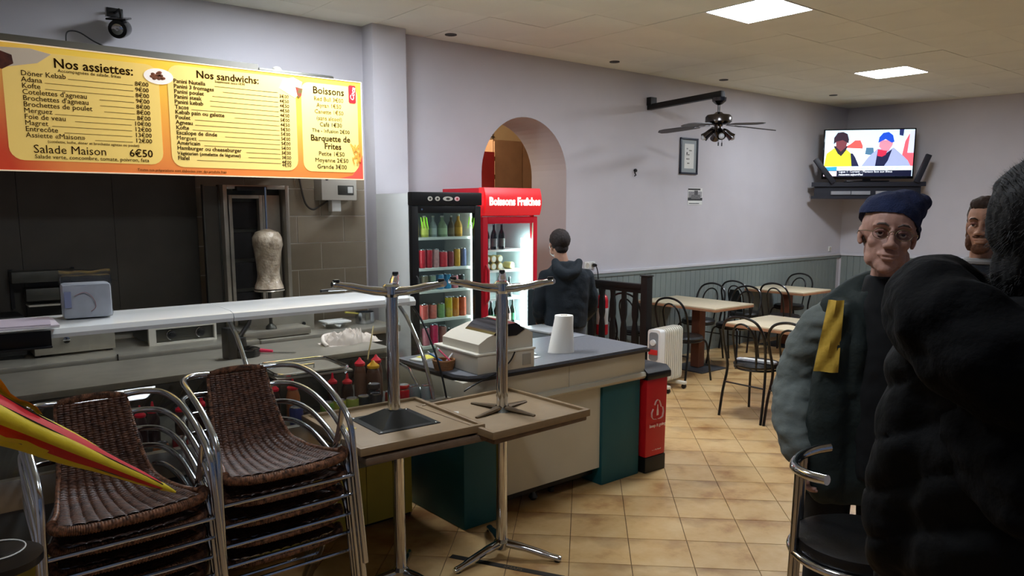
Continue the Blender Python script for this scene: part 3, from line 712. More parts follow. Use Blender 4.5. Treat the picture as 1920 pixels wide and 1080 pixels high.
# ---- sauce bottles
RC = mat('red_cap', (206, 22, 48), .35); 
def bottle_thing(name, label, x, y, z, h, r, body, cap, group=None, long=True, rot=0):
    o = thing(name, label, 'sauce bottle', (x, y, z), rot, group)
    MB().lathe([(r * .9, 0), (r, .006), (r, h * .55), (r * .86, h * .64), (r * .8, h * .68), (r * .62, h * .74)], seg=20).build('body', body, o)
    cp = MB().lathe([(r * .80, h * .735), (r * .84, h * .75), (r * .84, h * .79), (r * .52, h * .83), (r * .28, h * .86), (r * .14, h * (1.0 if long else .9))], seg=16).build('cap', cap, o)
    return o
DK = mat('dark_sauce', (46, 26, 24), .3, var=.2); OR = mat('orange_sauce', (160, 92, 50), .3, var=.15); BRN = mat('brown_sauce', (96, 62, 48), .35, var=.15); TR = mat('clear_brown', (120, 84, 66), .3, var=.1)
Z0 = .692
bottle_thing('squeeze_bottle', 'dark sauce squeeze bottle with red cap, left of the pair beside the upturned table', 1.835, 3.75, Z0, .222, .030, DK, RC)
bottle_thing('squeeze_bottle', 'dark sauce squeeze bottle with red cap, right of the pair beside the upturned table', 1.912, 3.73, Z0, .212, .033, DK, RC)
bottle_thing('squeeze_bottle', 'orange sauce squeeze bottle with red cap behind the taller chair stack', 1.62, 3.78, Z0, .215, .036, OR, RC)
bottle_thing('squeeze_bottle', 'slim squeeze bottle with red cap left of the orange sauce bottle', 1.53, 3.80, Z0, .215, .026, DK, RC)
bottle_thing('squeeze_bottle', 'tall pale brown sauce bottle with red cap beside the upturned table column', 2.072, 3.88, Z0, .285, .036, TR, RC, long=False)
bottle_thing('squeeze_bottle', 'tall brown sauce bottle with a yellow and red cap at the upturned table column', 2.125, 3.82, Z0, .27, .042, BRN, mat('yellow_cap', (240, 180, 40), .4), long=False)
bottle_thing('squeeze_bottle', 'tall brown bottle with red cap partly hidden by the upturned table column', 2.19, 3.90, Z0, .285, .036, BRN, RC, long=False)
for k, (x, y, q) in enumerate([(.86, 3.74, .205), (.93, 3.80, .20), (1.04, 3.74, .20), (1.15, 3.78, .20), (.80, 3.6, .17)]):
    bottle_thing('squeeze_bottle', ['dark sauce bottle with red cap, far left one seen between the chair stacks', 'thin dark sauce bottle with red tip between the chair stacks', 'dark sauce bottle with red cap left of the arm of the taller chair stack', 'dark sauce bottle with red cap just behind the arm of the taller chair stack', 'low dark sauce bottle with wide red cap behind the chair arm loops'][k], x, y, Z0, q, .03, DK, RC, 'dark sauce bottles between the chair stacks')
t2 = thing('mustard_jar', 'squat white sauce jar with dark pointed lid near the right end of the display', 'sauce jar', (2.12, 3.58, Z0))
MB().lathe([(.022, 0), (.028, .01), (.030, .06), (.036, .075), (.036, .11), (.030, .125)], seg=20).build('body', M['offwhite'], t2)
MB().lathe([(.030, .125), (.031, .14), (.018, .15), (.008, .185), (.004, .19)], seg=16).build('lid', mat('green_black', (24, 40, 36), .4), t2)
t2 = thing('wrapped_utensil', 'paper wrapped utensil standing in a pot near the side glass', 'utensil', (2.20, 3.72, Z0))
MB().lathe([(.026, 0), (.030, .09), (.032, .10), (.024, .095)], seg=18).build('pot', M['black'], t2)
b = MB(); b.X = Matrix.Translation((-.01, 0, .1)) @ Matrix.Rotation(R(-8), 4, 'Y'); b.prism([(-.012, 0), (.018, 0), (.028, .10), (.024, .17), (-.012, .175), (-.022, .12)], -.006, .006, 'y'); b.build('paper', mat('kraft_pale', (206, 198, 184), .8, var=.1), t2)
t2 = thing('wooden_skewer', 'wooden skewer leaning against the tall sauce bottles', 'skewer', (2.08, 3.80, .95))
MB().tube([(0, 0, 0), (.12, .14, .16)], .004, 6).build('stick', mat('wood_pale', (190, 170, 110), .6), t2)
MB().tube([(0, 0, .0), (-.004, -.004, -.006)], .005, 6).build('tip', mat('wood_dark', (120, 90, 50), .6), t2)
# ---- spice / drink cans in the display front: lids up
def can(label, x, y, z, rgb, nm, h=.105, r=.033, group=None, name='drink_can', lid=None):
    o = thing(name, label, 'can', (x, y, z), random.uniform(0, 6), group)
    MB().lathe([(r * .8, 0), (r, .008), (r, h * .9), (r * .86, h * .97)], seg=18).build('body', mat(nm, rgb, .3, .3), o)
    MB().lathe([(r * .86, h * .965), (r * .88, h), (r * .80, h), (r * .78, h * .975), (.003, h * .975)], seg=18).build('lid', lid or M['alu'], o)
    return o
GC = 'cans in the front of the display counter'
cl = [('green rimmed can, leftmost of the row of cans beside the table edge', 1.625, 3.39, (90, 130, 40)), ('yellow green can, second from the left along the table edge', 1.692, 3.39, (150, 150, 50)), ('yellow green can, third from the left along the table edge', 1.760, 3.385, (130, 140, 60)), ('dark can beside the upturned table column', 1.828, 3.39, (30, 34, 34)),
      ('dark can in front of the stacked pair beside the column', 1.897, 3.395, (36, 36, 40)), ('silver lidded can behind the dark one, left of the column', 1.935, 3.475, (60, 60, 64)), ('red can right of the upturned table column', 1.985, 3.385, (190, 60, 50)), ('bright red can topped by a silver lid right of the column', 2.06, 3.39, (200, 30, 36)),
      ('grey can near the side glass end', 2.145, 3.42, (120, 130, 130)), ('pale can at the foot of the side glass', 2.205, 3.385, (150, 160, 160)), ('dark blue can between the taller chair stack and the tables', 1.47, 3.40, (40, 50, 100)), ('small amber jar seen between the two chair stacks', .86, 3.42, (150, 90, 40)), ('small red jar seen between the two chair stacks', .95, 3.45, (150, 40, 40))]
MB().box(1.40, 2.28, 3.35, 3.57, .692, .752, bev=.003).build('can_step', M['steel_dark'], bpy.data.objects['display_counter'])
ZC = .7525
for l_, x, y, c in cl: can(l_, x, y, ZC if x > 1.4 else Z0, c, 'can_%d_%d_%d' % c, group=GC)
can('silver lidded can stacked on the can left of the column', 1.935, 3.475, ZC + .106, (60, 60, 64), 'can_60_60_64', h=.03, group=GC)
can('red rimmed tin stacked on the bright red can', 2.06, 3.39, ZC + .106, (200, 30, 36), 'can_200_30_36', h=.022, group=GC)

# ================================================================== BAR COUNTER
t = thing('bar_counter', 'cream bar counter with teal end pillars and grey stone top', 'counter', (0, 0, 0))
TE = mat('teal_paint', (24, 90, 98), .55, var=.1, scale=5); CR = mat('cream_panel', (206, 200, 180), .45, var=.05, scale=3)
MB().box(2.395, 2.69, 3.315, 3.92, .0, .70, bev=.012).build('teal_pillar', TE, t)
MB().box(3.50, 3.865, 3.315, 3.92, .0, .70, bev=.012).build('teal_pillar', TE, t)
MB().box(2.691, 3.499, 3.335, 3.36, .12, .70, bev=.002).build('front_panel', CR, t, smooth=False)
MB().box(2.691, 3.499, 3.40, 3.90, .06, .70).build('body', M['black'], t, smooth=False)
MB().box(2.385, 3.185, 3.30, 4.0, .705, .855, bev=.008).build('upper_band', CR, t)
MB().box(3.188, 3.89, 3.30, 4.0, .705, .855, bev=.008).build('upper_band', CR, t)
b = MB(); b.prism([(3.30, .665), (3.285, .672), (3.275, .69), (3.285, .71), (3.30, .715)], 2.40, 3.905, 'x'); b.build('moulding', mat('cream_gloss', (196, 192, 174), .25, .1, coat=.4), t)
MB().tube([(2.39, 3.296, .705), (3.90, 3.296, .705)], .004, 6).build('moulding_line', M['steel_dark'], t)
GT = mat('grey_stone_top', (116, 118, 124), .45, var=.14, scale=60)
b = MB(); b.prism([(2.40, 3.40), (2.43, 3.32), (2.50, 3.285), (3.89, 3.285), (3.905, 3.30), (3.93, 4.02), (2.40, 4.02)], .868, .884); b.build('top', GT, t, smooth=False)
b = MB(); b.prism([(2.385, 3.40), (2.42, 3.31), (2.495, 3.27), (3.90, 3.27), (3.92, 3.285), (3.945, 4.03), (2.385, 4.03)], .853, .870); b.build('top_edge', mat('dark_edge', (48, 44, 42), .3, .2), t)
MB().lathe([(.02, .02), (.02, .05)], c=(3.15, 3.42, 0), seg=12).build('foot', M['black'], t)
MB().lathe([(.014, .0), (.03, .02), (.014, .05), (.012, .12)], c=(3.0, 3.42, 0), seg=14).build('foot', M['steel_dark'], t)
# cash register
t = thing('cash_register', 'beige cash register on its cash drawer on the bar counter', 'cash register', (2.675, 3.50, .884), R(-3))
BG = mat('register_beige', (206, 200, 184), .5, var=.03)
MB().box(-.18, .22, -.21, .24, 0, .105, bev=.008).build('cash_drawer', BG, t)
MB().box(-.19, .225, -.215, .245, .105, .117, bev=.004).build('drawer_lid', mat('register_pale', (218, 214, 200), .5), t)
b = MB(); b.prism([(-.16, .118), (.22, .118), (.22, .20), (.14, .245), (.02, .235), (-.10, .20), (-.16, .165)], -.19, .19, 'y'); b.X = Matrix()
b.build('housing', BG, t)
b = MB(); b.prism([(-.06, .212), (.0, .262), (.10, .268), (.16, .225), (.10, .195), (-.02, .195)], -.195, .10, 'y'); b.build('display_hood', M['blackgloss'], t)
b = MB(); b.lathe([(.055, -.10), (.065, -.09), (.065, .08), (.05, .10)], c=(.15, .07, .20), seg=24, axis='y'); b.build('paper_housing', BG, t)
MB().box(.13, .19, -.2145, -.21, .02, .085, bev=.001).build('lock_panel', mat('register_grey', (160, 156, 144), .5), t)
t = thing('register_cable', 'black cable drooping from the cash register over the counter edge', 'cable', (0, 0, 0))
MB().tube(spline([(2.73, 3.275, .99), (2.68, 3.262, .94), (2.58, 3.262, .885), (2.47, 3.255, .86), (2.395, 3.25, .84), (2.36, 3.26, .82)]), .0045, 6).build('cord', M['black'], t)
# basket with pens
t = thing('wicker_basket', 'small brown wicker basket holding pens left of the cash register', 'basket', (2.43, 3.55, .884))
WB = mat('basket', (150, 100, 56), .6, var=.3, scale=60)
b = MB()
for k in range(7): b.tube(arc((0, 0, .004 + k * .0075), .050 + k * .002, 0, 345, 20, 'xy'), .0042, 6, closed=True)
o = b.build('woven_rim', WB, t); o['kind'] = 'stuff'
MB().lathe([(.05, 0), (.05, .006)], seg=20).build('base', WB, t)
MB().tube(arc((0, 0, .056), .062, 0, 345, 20, 'xy'), .006, 6, closed=True).build('top_rim', WB, t)
for k, (l_, c, a, q) in enumerate([('blue and white pen in the wicker basket', (60, 130, 200), 140, .08), ('white pen leaning out of the wicker basket', (220, 220, 224), 20, .09), ('pink pen in the wicker basket', (220, 90, 120), 110, .07)]):
    p_ = thing('pen', l_, 'pen', (2.43 + .01 * k, 3.55 - .012 * k, .892 + .008 * k), R(a))
    b = MB(); b.tube([(-.02, 0, .02), (q, 0, .085)], .005, 8); b.build('barrel', mat('pen_%d' % k, c, .4), p_)
    MB().tube([(q, 0, .085), (q + .012, 0, .095)], .0056, 8).build('cap', mat('pen_cap', (230, 232, 236), .4), p_)
t = thing('yellow_notepad', 'yellow and white notepad behind the wicker basket', 'notepad', (2.50, 3.86, .884), R(12))
MB().box(-.08, .07, -.05, .05, 0, .012, bev=.002).build('pages', M['white'], t)
MB().box(-.02, .07, -.05, .05, .012, .015).build('cover', mat('yellow_note', (226, 214, 90), .7), t, smooth=False)
# paper towel roll (standing roll, loose sheet flaring out) and papers
t = thing('paper_towel_roll', 'white paper towel roll with a loose sheet flaring at the left, on the bar counter', 'paper towel', (3.345, 3.52, .884), R(5))
PT = mat('paper_towel', (236, 234, 228), .95, bump=.15, bscale=200)
MB().lathe([(.020, .235), (.058, .235), (.060, .23), (.060, .004), (.057, 0), (.02, 0)], seg=32).build('roll', PT, t)
MB().lathe([(.018, .232), (.021, .237), (.021, .2)], seg=20).build('cardboard_core', mat('core', (170, 150, 120), .9), t)
b = MB(); g = []
for j in range(9):
    f_ = j / 8; z = .225 * (1 - f_) + .001; row = []
    for i in range(16):
        a = R(-75 - i * 9); k_ = 1 + f_ * (.9 * (i / 15) ** 1.1); row.append((.0615 * math.cos(a) * k_ - .01 * f_ * i / 15, .0615 * math.sin(a) * (1 + f_ * .25), z))
    g.append(row)
b.sheet(g); b.sheet([[(x + .001, y - .001, z) for x, y, z in r_] for r_ in g]); b.build('loose_sheet', PT, t, fix=False)
for k, (x, y, rz, w_, d_, l_) in enumerate([(3.02, 3.50, 15, .15, .10, 'white paper bag flat on the bar counter beside the cash register'), (3.08, 3.62, -25, .16, .12, 'white folded sheet behind the towel roll')]):
    t = thing('paper_sheet', l_, 'paper', (x, y, .884 + .004 * k), R(rz))
    MB().box(-w_ / 2, w_ / 2, -d_ / 2, d_ / 2, 0, .003).build('sheet', M['white'], t, smooth=False)
    b = MB(); b.X = Matrix.Translation((0, 0, .003)) @ Matrix.Rotation(R(4), 4, 'Y'); b.box(-w_ / 2, w_ / 2 - .02, -d_ / 2, d_ / 2 - .01, 0, .002); b.build('fold', M['white'], t, smooth=False)
t = thing('plastic_folder', 'clear dark folder lying at the back right corner of the bar counter', 'folder', (3.78, 3.90, .884), R(4))
MB().box(-.13, .11, -.05, .05, 0, .004).build('cover', mat('folder_grey', (150, 154, 160), .4), t, smooth=False)
MB().box(-.13, -.12, -.05, .05, .004, .008).build('spine', M['white'], t, smooth=False)
t = thing('low_cabinet', 'low grey cabinet with pale top behind the bar counter', 'cabinet', (4.12, 4.42, 0))
MB().box(-.22, .02, -.16, .2, .04, .84, bev=.006).build('body', mat('grey_box', (104, 112, 116), .5, var=.1), t)
MB().box(-.225, .025, -.165, .205, .84, .856, bev=.004).build('top', mat('pale_grey', (170, 174, 176), .5), t)
MB().box(-.20, .0, -.14, .18, .0, .04).build('plinth', M['black'], t, smooth=False)

# ================================================================== FRIDGES
def shelf_row(fr_, items, y, z): pass
F1 = thing('drinks_fridge', 'tall drinks fridge with white sides and black door frame', 'fridge', (3.20, 5.09, 0))
W1, H1, D1 = .675, 1.915, .545
b = MB(); b.box(0, .03, .05, D1, .06, H1); b.box(W1 - .03, W1, .05, D1, .06, H1); b.box(.03, W1 - .03, D1 - .03, D1, .06, H1); b.box(.03, W1 - .03, .05, D1 - .03, .06, .25); b.box(.03, W1 - .03, .05, D1 - .03, H1 - .11, H1)
b.build('cabinet', M['white'], F1, smooth=False)
b = MB(); b.box(.03, W1 - .03, .09, D1 - .03, .25, .26); b.build('floor_liner', M['offwhite'], F1, smooth=False)
b = MB(); b.box(.03, W1 - .03, D1 - .045, D1 - .03, .25, H1 - .11); b.build('back_liner', mat('fridge_back', (104, 110, 108), .5), F1, smooth=False)
b = MB(); b.box(-.004, W1 + .004, -.012, .05, H1 - .095, H1 + .01, bev=.01); b.build('control_panel', M['black'], F1)
b = MB(); b.box(0, .062, 0, .045, .10, H1 - .10, bev=.006); b.box(W1 - .062, W1, 0, .045, .10, H1 - .10, bev=.006); b.box(.062, W1 - .062, 0, .045, H1 - .155, H1 - .10, bev=.004); b.box(.062, W1 - .062, 0, .045, .10, .20, bev=.004)
b.build('door_frame', M['black'], F1)
MB().box(.062, W1 - .062, .015, .02, .20, H1 - .155).build('door_glass', M['glass_fridge'], F1, smooth=False)
for x0 in (.036, W1 - .058): MB().box(x0, x0 + .022, .05, .068, .22, H1 - .16).build('hidden_fill_strip', mat('fridge_fill_glow', (228, 238, 240), .5, emit=9), F1, smooth=False)  # unseen glowing strips added behind the door frame to brighten the drinks
MB().box(.06, W1 - .06, .02, .5, 0.0, .06).build('plinth', M['black'], F1, smooth=False)
MB().tube([(.028, -.012, .95), (.028, -.03, .97), (.028, -.03, 1.25), (.028, -.012, 1.27)], .008, 8).build('handle', M['black'], F1)
for x, w_ in ((.165, .045), (.235, .045), (.335, .095), (.425, .05)):
    b = MB(); b.prism([(x + w_ / 2 * math.cos(a * PI / 10), H1 - .042 + .018 * math.sin(a * PI / 10)) for a in range(20)], -.015, -.011, 'y'); o = b.build('badge', M['offwhite'] if x < .4 else mat('badge_pink', (230, 190, 190), .5), F1, smooth=False)
    b = MB(); b.prism([(x + w_ / 5 * math.cos(a * PI / 8), H1 - .042 + .009 * math.sin(a * PI / 8)) for a in range(16)], -.017, -.0148, 'y'); b.build('badge_mark', M['steel_dark'] if x < .4 else mat('badge_red', (190, 60, 70), .5), o, smooth=False)
MB().lathe([(.008, -.003), (.008, .0)], c=(.095, 0, H1 - .125), seg=12, axis='y').build('door_lock', M['chrome'], F1)
GN = mat('claw_green', (150, 240, 60), .5, emit=.15)
for cx, sgn in ((.125, 1), (.585, -1)):
    for k in range(3):
        b = MB(); x = cx + (k - 1) * .026; b.prism([(x - .010 * sgn, H1 - .185), (x - .003 * sgn, H1 - .19), (x + .004 * sgn, H1 - .235), (x + .014 * sgn, H1 - .285), (x - .001 * sgn, H1 - .245), (x - .007 * sgn, H1 - .21)], .009, .013, 'y'); b.build('claw_decal', GN, F1, smooth=False)
SH = [1.571, 1.255, 1.0, .73, .46]
SHZ = [1.545, 1.296, 1.114, .875, .658]
for z in SHZ:
    MB().box(.035, W1 - .035, .075, D1 - .06, z, z + .022, bev=.003).build('shelf', M['white'], F1)
def drink(kind, label, x, y, z, rgb, group, h=None, r=None):
    nm = 'd_%d_%d_%d' % rgb; m = mat(nm, rgb, .3, var=.25, scale=40, emit=0)
    cap = M['alu']
    if kind == 'can': h = h or .115; r = r or .033
    else: h = h or .24; r = r or .032
    o = thing('drink_can' if kind == 'can' else ('drink_bottle'), label, 'can' if kind == 'can' else 'bottle', (x, y, z), 0, group)
    if kind == 'can':
        MB().lathe([(r * .8, 0), (r, .008), (r, h * .9), (r * .84, h * .96)], seg=14).build('body', m, o)
        MB().lathe([(r * .85, h * .955), (r * .87, h), (r * .78, h), (r * .76, h * .975), (.003, h * .975)], seg=14).build('lid', cap, o)
    else:
        gm = mat('glass_%d_%d_%d' % rgb, tuple(int(q * .35) for q in rgb), .12, spec=.8)
        MB().lathe([(r * .9, 0), (r, .006), (r, h * .5), (r * .75, h * .64), (r * .36, h * .76), (r * .34, h * .93)], seg=14).build('bottle', gm if kind == 'beer' else m, o)
        MB().lathe([(r * .4, h * .93), (r * .42, h), (r * .2, h * 1.005)], seg=12).build('cap', M['alu'] if kind == 'beer' else M['offwhite'], o)
        MB().lathe([(r * 1.02, h * .12), (r * 1.02, h * .42)], seg=14, cap=False).build('label_band', mat('lab_%d_%d_%d' % rgb, tuple(min(255, int(q * 1.05 + 20)) for q in rgb), .6), o)
    return o
# rows: fridge 1. x offsets inside the fridge
X0, Y0 = 3.20, 5.09
rows1 = [
    (1.567, 'top', [('bottle', .115, (120, 104, 70), .20, .033, 'amber'), ('bottle', .205, (200, 204, 90), .17, .034, 'lime'), ('bottle', .29, (160, 170, 170), .17, .030, 'grey labelled'), ('bottle', .38, (150, 170, 130), .17, .040, 'pale green'), ('bottle', .468, (110, 90, 60), .17, .028, 'brown'), ('bottle', .54, (216, 160, 50), .18, .034, 'yellow labelled')]),
    (1.318, 'second', [('can', .11, (200, 46, 56), .15, .03, 'red'), ('can', .18, (206, 40, 52), .15, .03, 'bright red'), ('can', .245, (190, 34, 46), .15, .03, 'deep red'), ('can', .31, (214, 160, 160), .15, .03, 'silver and red'), ('can', .385, (208, 50, 56), .13, .036, 'wide red'), ('can', .46, (150, 60, 60), .13, .027, 'dark red'), ('can', .525, (214, 160, 50), .15, .028, 'yellow and blue'), ('can', .59, (90, 100, 140), .15, .027, 'blue and yellow')]),
    (1.136, 'third', [('can', .12, (40, 50, 44), .12, .03, 'black'), ('can', .20, (110, 100, 80), .12, .03, 'khaki'), ('can', .275, (130, 150, 130), .12, .03, 'grey green'), ('can', .35, (70, 150, 200), .125, .033, 'sky blue'), ('can', .425, (40, 140, 190), .125, .033, 'strong blue'), ('can', .50, (220, 120, 130), .11, .03, 'rose'), ('can', .57, (60, 70, 70), .11, .03, 'charcoal')]),
    (.897, 'fourth', [('can', .105, (110, 70, 60), .115, .026, 'brown'), ('can', .185, (206, 90, 84), .125, .040, 'coral'), ('can', .275, (210, 110, 96), .12, .034, 'salmon'), ('can', .355, (120, 160, 100), .12, .034, 'green'), ('can', .435, (224, 196, 40), .17, .032, 'yellow'), ('can', .505, (226, 140, 40), .165, .030, 'orange'), ('can', .575, (206, 96, 60), .165, .034, 'orange red')]),
    (.680, 'lowest visible', [('can', .12, (60, 40, 44), .15, .03, 'dark'), ('can', .20, (200, 110, 130), .15, .034, 'pink striped'), ('can', .285, (214, 40, 90), .17, .034, 'magenta'), ('can', .37, (170, 110, 100), .15, .034, 'dusty rose'), ('can', .46, (70, 90, 80), .12, .034, 'green black')])]
for z, rn, its in rows1:
    for (kd, x, c, hh, rr_, nm) in its:
        for yy, dep in ((.13, ''), (.22, 'b')):
            if dep and kd == 'bottle': continue
            if dep: continue
            drink(kd, '%s %s on the %s shelf of the black framed fridge' % (nm, 'bottle' if kd == 'bottle' else 'can', rn), X0 + x - .005, Y0 + yy, z, c, 'drinks on the %s shelf of the black framed fridge' % rn, hh, rr_)
# red fridge
F2 = thing('red_drinks_fridge', 'tall red drinks fridge with glowing header sign and bright tube inside', 'fridge', (3.985, 5.205, 0))
W2, H2, D2 = .62, 1.97, .60
RD = mat('fridge_red', (206, 26, 46), .35, var=.04)
b = MB(); b.box(0, .03, .05, D2, .06, H2); b.box(W2 - .03, W2, .05, D2, .06, H2); b.box(.03, W2 - .03, D2 - .03, D2, .06, H2); b.box(.03, W2 - .03, .05, D2 - .03, .06, .28); b.box(.03, W2 - .03, .05, D2 - .03, H2 - .24, H2)
b.build('cabinet', RD, F2, smooth=False)
b = MB(); b.box(.03, .034, .06, D2 - .035, .28, H2 - .24); b.box(W2 - .034, W2 - .03, .06, D2 - .035, .28, H2 - .24); b.box(.034, W2 - .034, D2 - .04, D2 - .03, .28, H2 - .24); b.build('liner', mat('red_fridge_liner', (172, 180, 180), .5), F2, smooth=False)
b = MB(); b.box(.034, W2 - .034, .06, D2 - .04, .28, .285); b.build('liner_floor', M['offwhite'], F2, smooth=False)
HS = mat('header_red', (232, 44, 50), .35, emit=.35)
b = MB(); g = []
for j in range(9):
    a = -1 + j / 4; g.append([(-.004, -.02 - .028 * (1 - a * a), H2 - .115 + a * .118), (W2 + .008, -.02 - .028 * (1 - a * a), H2 - .115 + a * .118)])
b.sheet(g); b.box(-.004, W2 + .008, -.02, .05, H2 - .233, H2 + .003); b.build('header_sign', HS, F2)
text_obj('sign_lettering', [('Boissons Fraîches', 0, 0, .070, 'CENTER', .003)], mat('sign_white', (255, 236, 226), .4, emit=.9), F2, Matrix.Translation((W2 / 2 + .01, -.050, H2 - .145)) @ Matrix.Diagonal((1.16, 1, 1.35, 1)) @ Matrix.Rotation(R(90), 4, 'X'), .002)
b = MB(); b.box(0, .055, 0, .045, .08, H2 - .245, bev=.008); b.box(W2 - .055, W2, 0, .045, .08, H2 - .245, bev=.008); b.box(.055, W2 - .055, 0, .045, H2 - .305, H2 - .245, bev=.006); b.box(.055, W2 - .055, 0, .045, .08, .20, bev=.006)
b.build('door_frame', RD, F2)
MB().box(W2 - .058, W2 - .052, -.002, .01, .20, H2 - .30).build('door_seal', mat('seal_pale', (214, 222, 190), .5), F2, smooth=False)
MB().box(.055, W2 - .055, .015, .02, .20, H2 - .305).build('door_glass', M['glass_fridge'], F2, smooth=False)
MB().tube([(.03, 0, .98), (.03, -.035, 1.02), (.03, -.035, 1.27), (.03, 0, 1.31)], .012, 10).build('handle', RD, F2)
MB().tube([(W2 - .10, .09, .33), (W2 - .10, .09, 1.53)], .016, 12).build('light_tube', mat('fluor_tube', (226, 248, 255), .4, emit=75), F2)
MB().box(.04, W2 - .04, .02, .5, 0.0, .06).build('plinth', M['black'], F2, smooth=False)
X2, Y2 = 3.985, 5.205
SZ2 = [1.412, 1.228, .974, .736]
for z in SZ2: MB().box(.035, W2 - .04, .13, D2 - .05, z, z + .02, bev=.003).build('shelf', M['white'], F2)
rows2 = [(1.432, 'top', 'beer', [(.09, (70, 66, 60)), (.165, (70, 70, 66)), (.25, (90, 80, 80)), (.34, (80, 74, 70))], .235, 'dark bottle', .030),
         (.994, 'third', 'beer', [(.09, (70, 50, 40)), (.15, (72, 50, 42)), (.36, (60, 60, 66)), (.43, (66, 60, 60))], .185, 'slim dark beer bottle', .028),
         (.756, 'fourth', 'beer', [(.085, (40, 110, 70)), (.15, (44, 116, 76)), (.215, (40, 110, 70)), (.28, (40, 100, 66)), (.345, (40, 110, 70)), (.41, (120, 90, 80)), (.47, (40, 110, 70))], .215, 'green beer bottle', .030)]
ords = ['first', 'second', 'third', 'fourth', 'fifth', 'sixth', 'seventh']
for z, rn, kd, its, hh, nm, rr_ in rows2:
    for k, (x, c) in enumerate(its):
        drink(kd, '%s, %s from left, %s shelf of red fridge' % (nm, ords[k], rn), X2 + x, Y2 + .17, z, c, '%ss in the red fridge' % nm, hh, rr_)
k = 0
for zz_ in (0, .098):
    for x in (.09, .165, .235, .31, .45):
        if zz_ and x == .45: continue
        o = thing('lying_can', 'can lying end-on, %s from left, %s row in red fridge' % (ords[[.09, .165, .235, .31, .45].index(x)], 'upper' if zz_ else 'lower'), 'can', (X2 + x, Y2 + .15, 1.2485 + .033 + zz_ * .68), 0, 'cans lying on the second shelf of the red fridge')
        MB().lathe([(.026, .0), (.033, .008), (.033, .10), (.028, .112)], seg=16, axis='y').build('body', mat('lying_can_gold', (190, 170, 110), .35, .4), o)
        MB().lathe([(.024, -.001), (.026, .002)], seg=16, axis='y').build('base', M['offwhite'], o)

# ================================================================== WALL THINGS
def socket(x, z, label, rz=0, y=YB - .001):
    t = thing('wall_socket', label, 'socket', (x, y, z), rz)
    MB().box(-.04, .04, -.012, 0, -.04, .04, bev=.006).build('plate', M['white'], t)
    MB().lathe([(.026, -.0125), (.028, -.016), (.022, -.014)], seg=18, axis='y').build('outlet', M['offwhite'], t)
    return t
socket(5.875, 1.185, 'white wall socket left of the plugged one above the railing')
socket(5.958, 1.185, 'white wall socket with a black plug above the railing')
t = thing('plug_and_cord', 'black plug and thin cord running down from the wall socket', 'power cord', (5.962, YB - .02, 1.185))
MB().lathe([(.018, .0), (.020, -.02), (.012, -.045)], seg=14, axis='y').build('plug', M['black'], t)
MB().tube(spline([(0, -.045, -.01), (.01, -.06, -.08), (.03, -.06, -.25), (.10, -.05, -.42), (.22, -.04, -.62), (.36, -.04, -.82), (.46, -.04, -1.0), (.60, -.04, -1.14)]), .006, 6).build('cord', M['black'], t)
socket(11.05, 1.19, 'small white double socket on the wall below the television')
t = thing('cable_outlet', 'small black cable knob on the wall left of the framed notice', 'cable outlet', (6.622, YB, 2.198))
MB().ball((0, -.012, .02), (.025, .02, .02), 12, 8).build('knot', M['black'], t)
MB().tube([(0, -.012, .03), (-.02, -.02, .0), (0, -.02, -.035), (-.02, -.02, -.04)], .008, 6).build('loop', M['black'], t)
t = thing('framed_notice', 'tall dark framed notice with grey mount under the ceiling fan', 'picture frame', (7.575, YB - .002, 2.415), 0)
b = MB(); fw_, fh = .168, .213
b.box(-fw_, -fw_ + .022, -.02, 0, -fh, fh, bev=.003); b.box(fw_ - .022, fw_, -.02, 0, -fh, fh, bev=.003); b.box(-fw_, fw_, -.02, 0, fh - .022, fh, bev=.003); b.box(-fw_, fw_, -.02, 0, -fh, -fh + .022, bev=.003)
b.build('frame', mat('frame_dark', (40, 46, 60), .4), t)
MB().box(-fw_ + .02, fw_ - .02, -.008, -.002, -fh + .02, fh - .02).build('mount', mat('mount_grey', (150, 158, 160), .7), t, smooth=False)
MB().box(-.085, .095, -.010, -.008, -.145, .145).build('sheet', M['white'], t, smooth=False)
text_obj('print', [('IIIII', -.05, .08, .022, 'LEFT'), ('Illlll llll', .0, .06, .02, 'LEFT'), ('llll llllllll', -.05, .01, .02, 'LEFT'), ('lllllll lllll', -.05, -.04, .02, 'LEFT'), ('lllll lll', -.03, -.09, .02, 'LEFT')], mat('print_grey', (110, 110, 112), .7), t, upright(0, -.0105, 0))
MB().ball((-.04, -.011, .035), (.010, .002, .014), 10, 6).build('emblem', M['black'], t)
t = thing('wall_photo', 'small black and white print stuck on the wall under the framed notice', 'poster', (7.73, YB - .002, 1.94), 0)
MB().box(-.14, .14, -.003, 0, -.10, .10).build('paper', M['white'], t, smooth=False)
for k, (x0, x1, z0, z1, c) in enumerate([(-.14, .10, .075, .095, 60), (-.13, -.02, -.02, .06, 150), (-.02, .05, .0, .07, 90), (.05, .13, -.01, .06, 176), (-.14, .14, -.05, -.015, 66), (-.08, .10, -.03, .02, 120), (-.12, .08, -.09, -.08, 120)]):
    MB().box(x0, x1, -.0035 - k * .0002, -.003, z0, z1).build('printed_patch', mat('patch_%d' % c, (c, c, c + 2), .7, var=.4, scale=80), t, smooth=False)
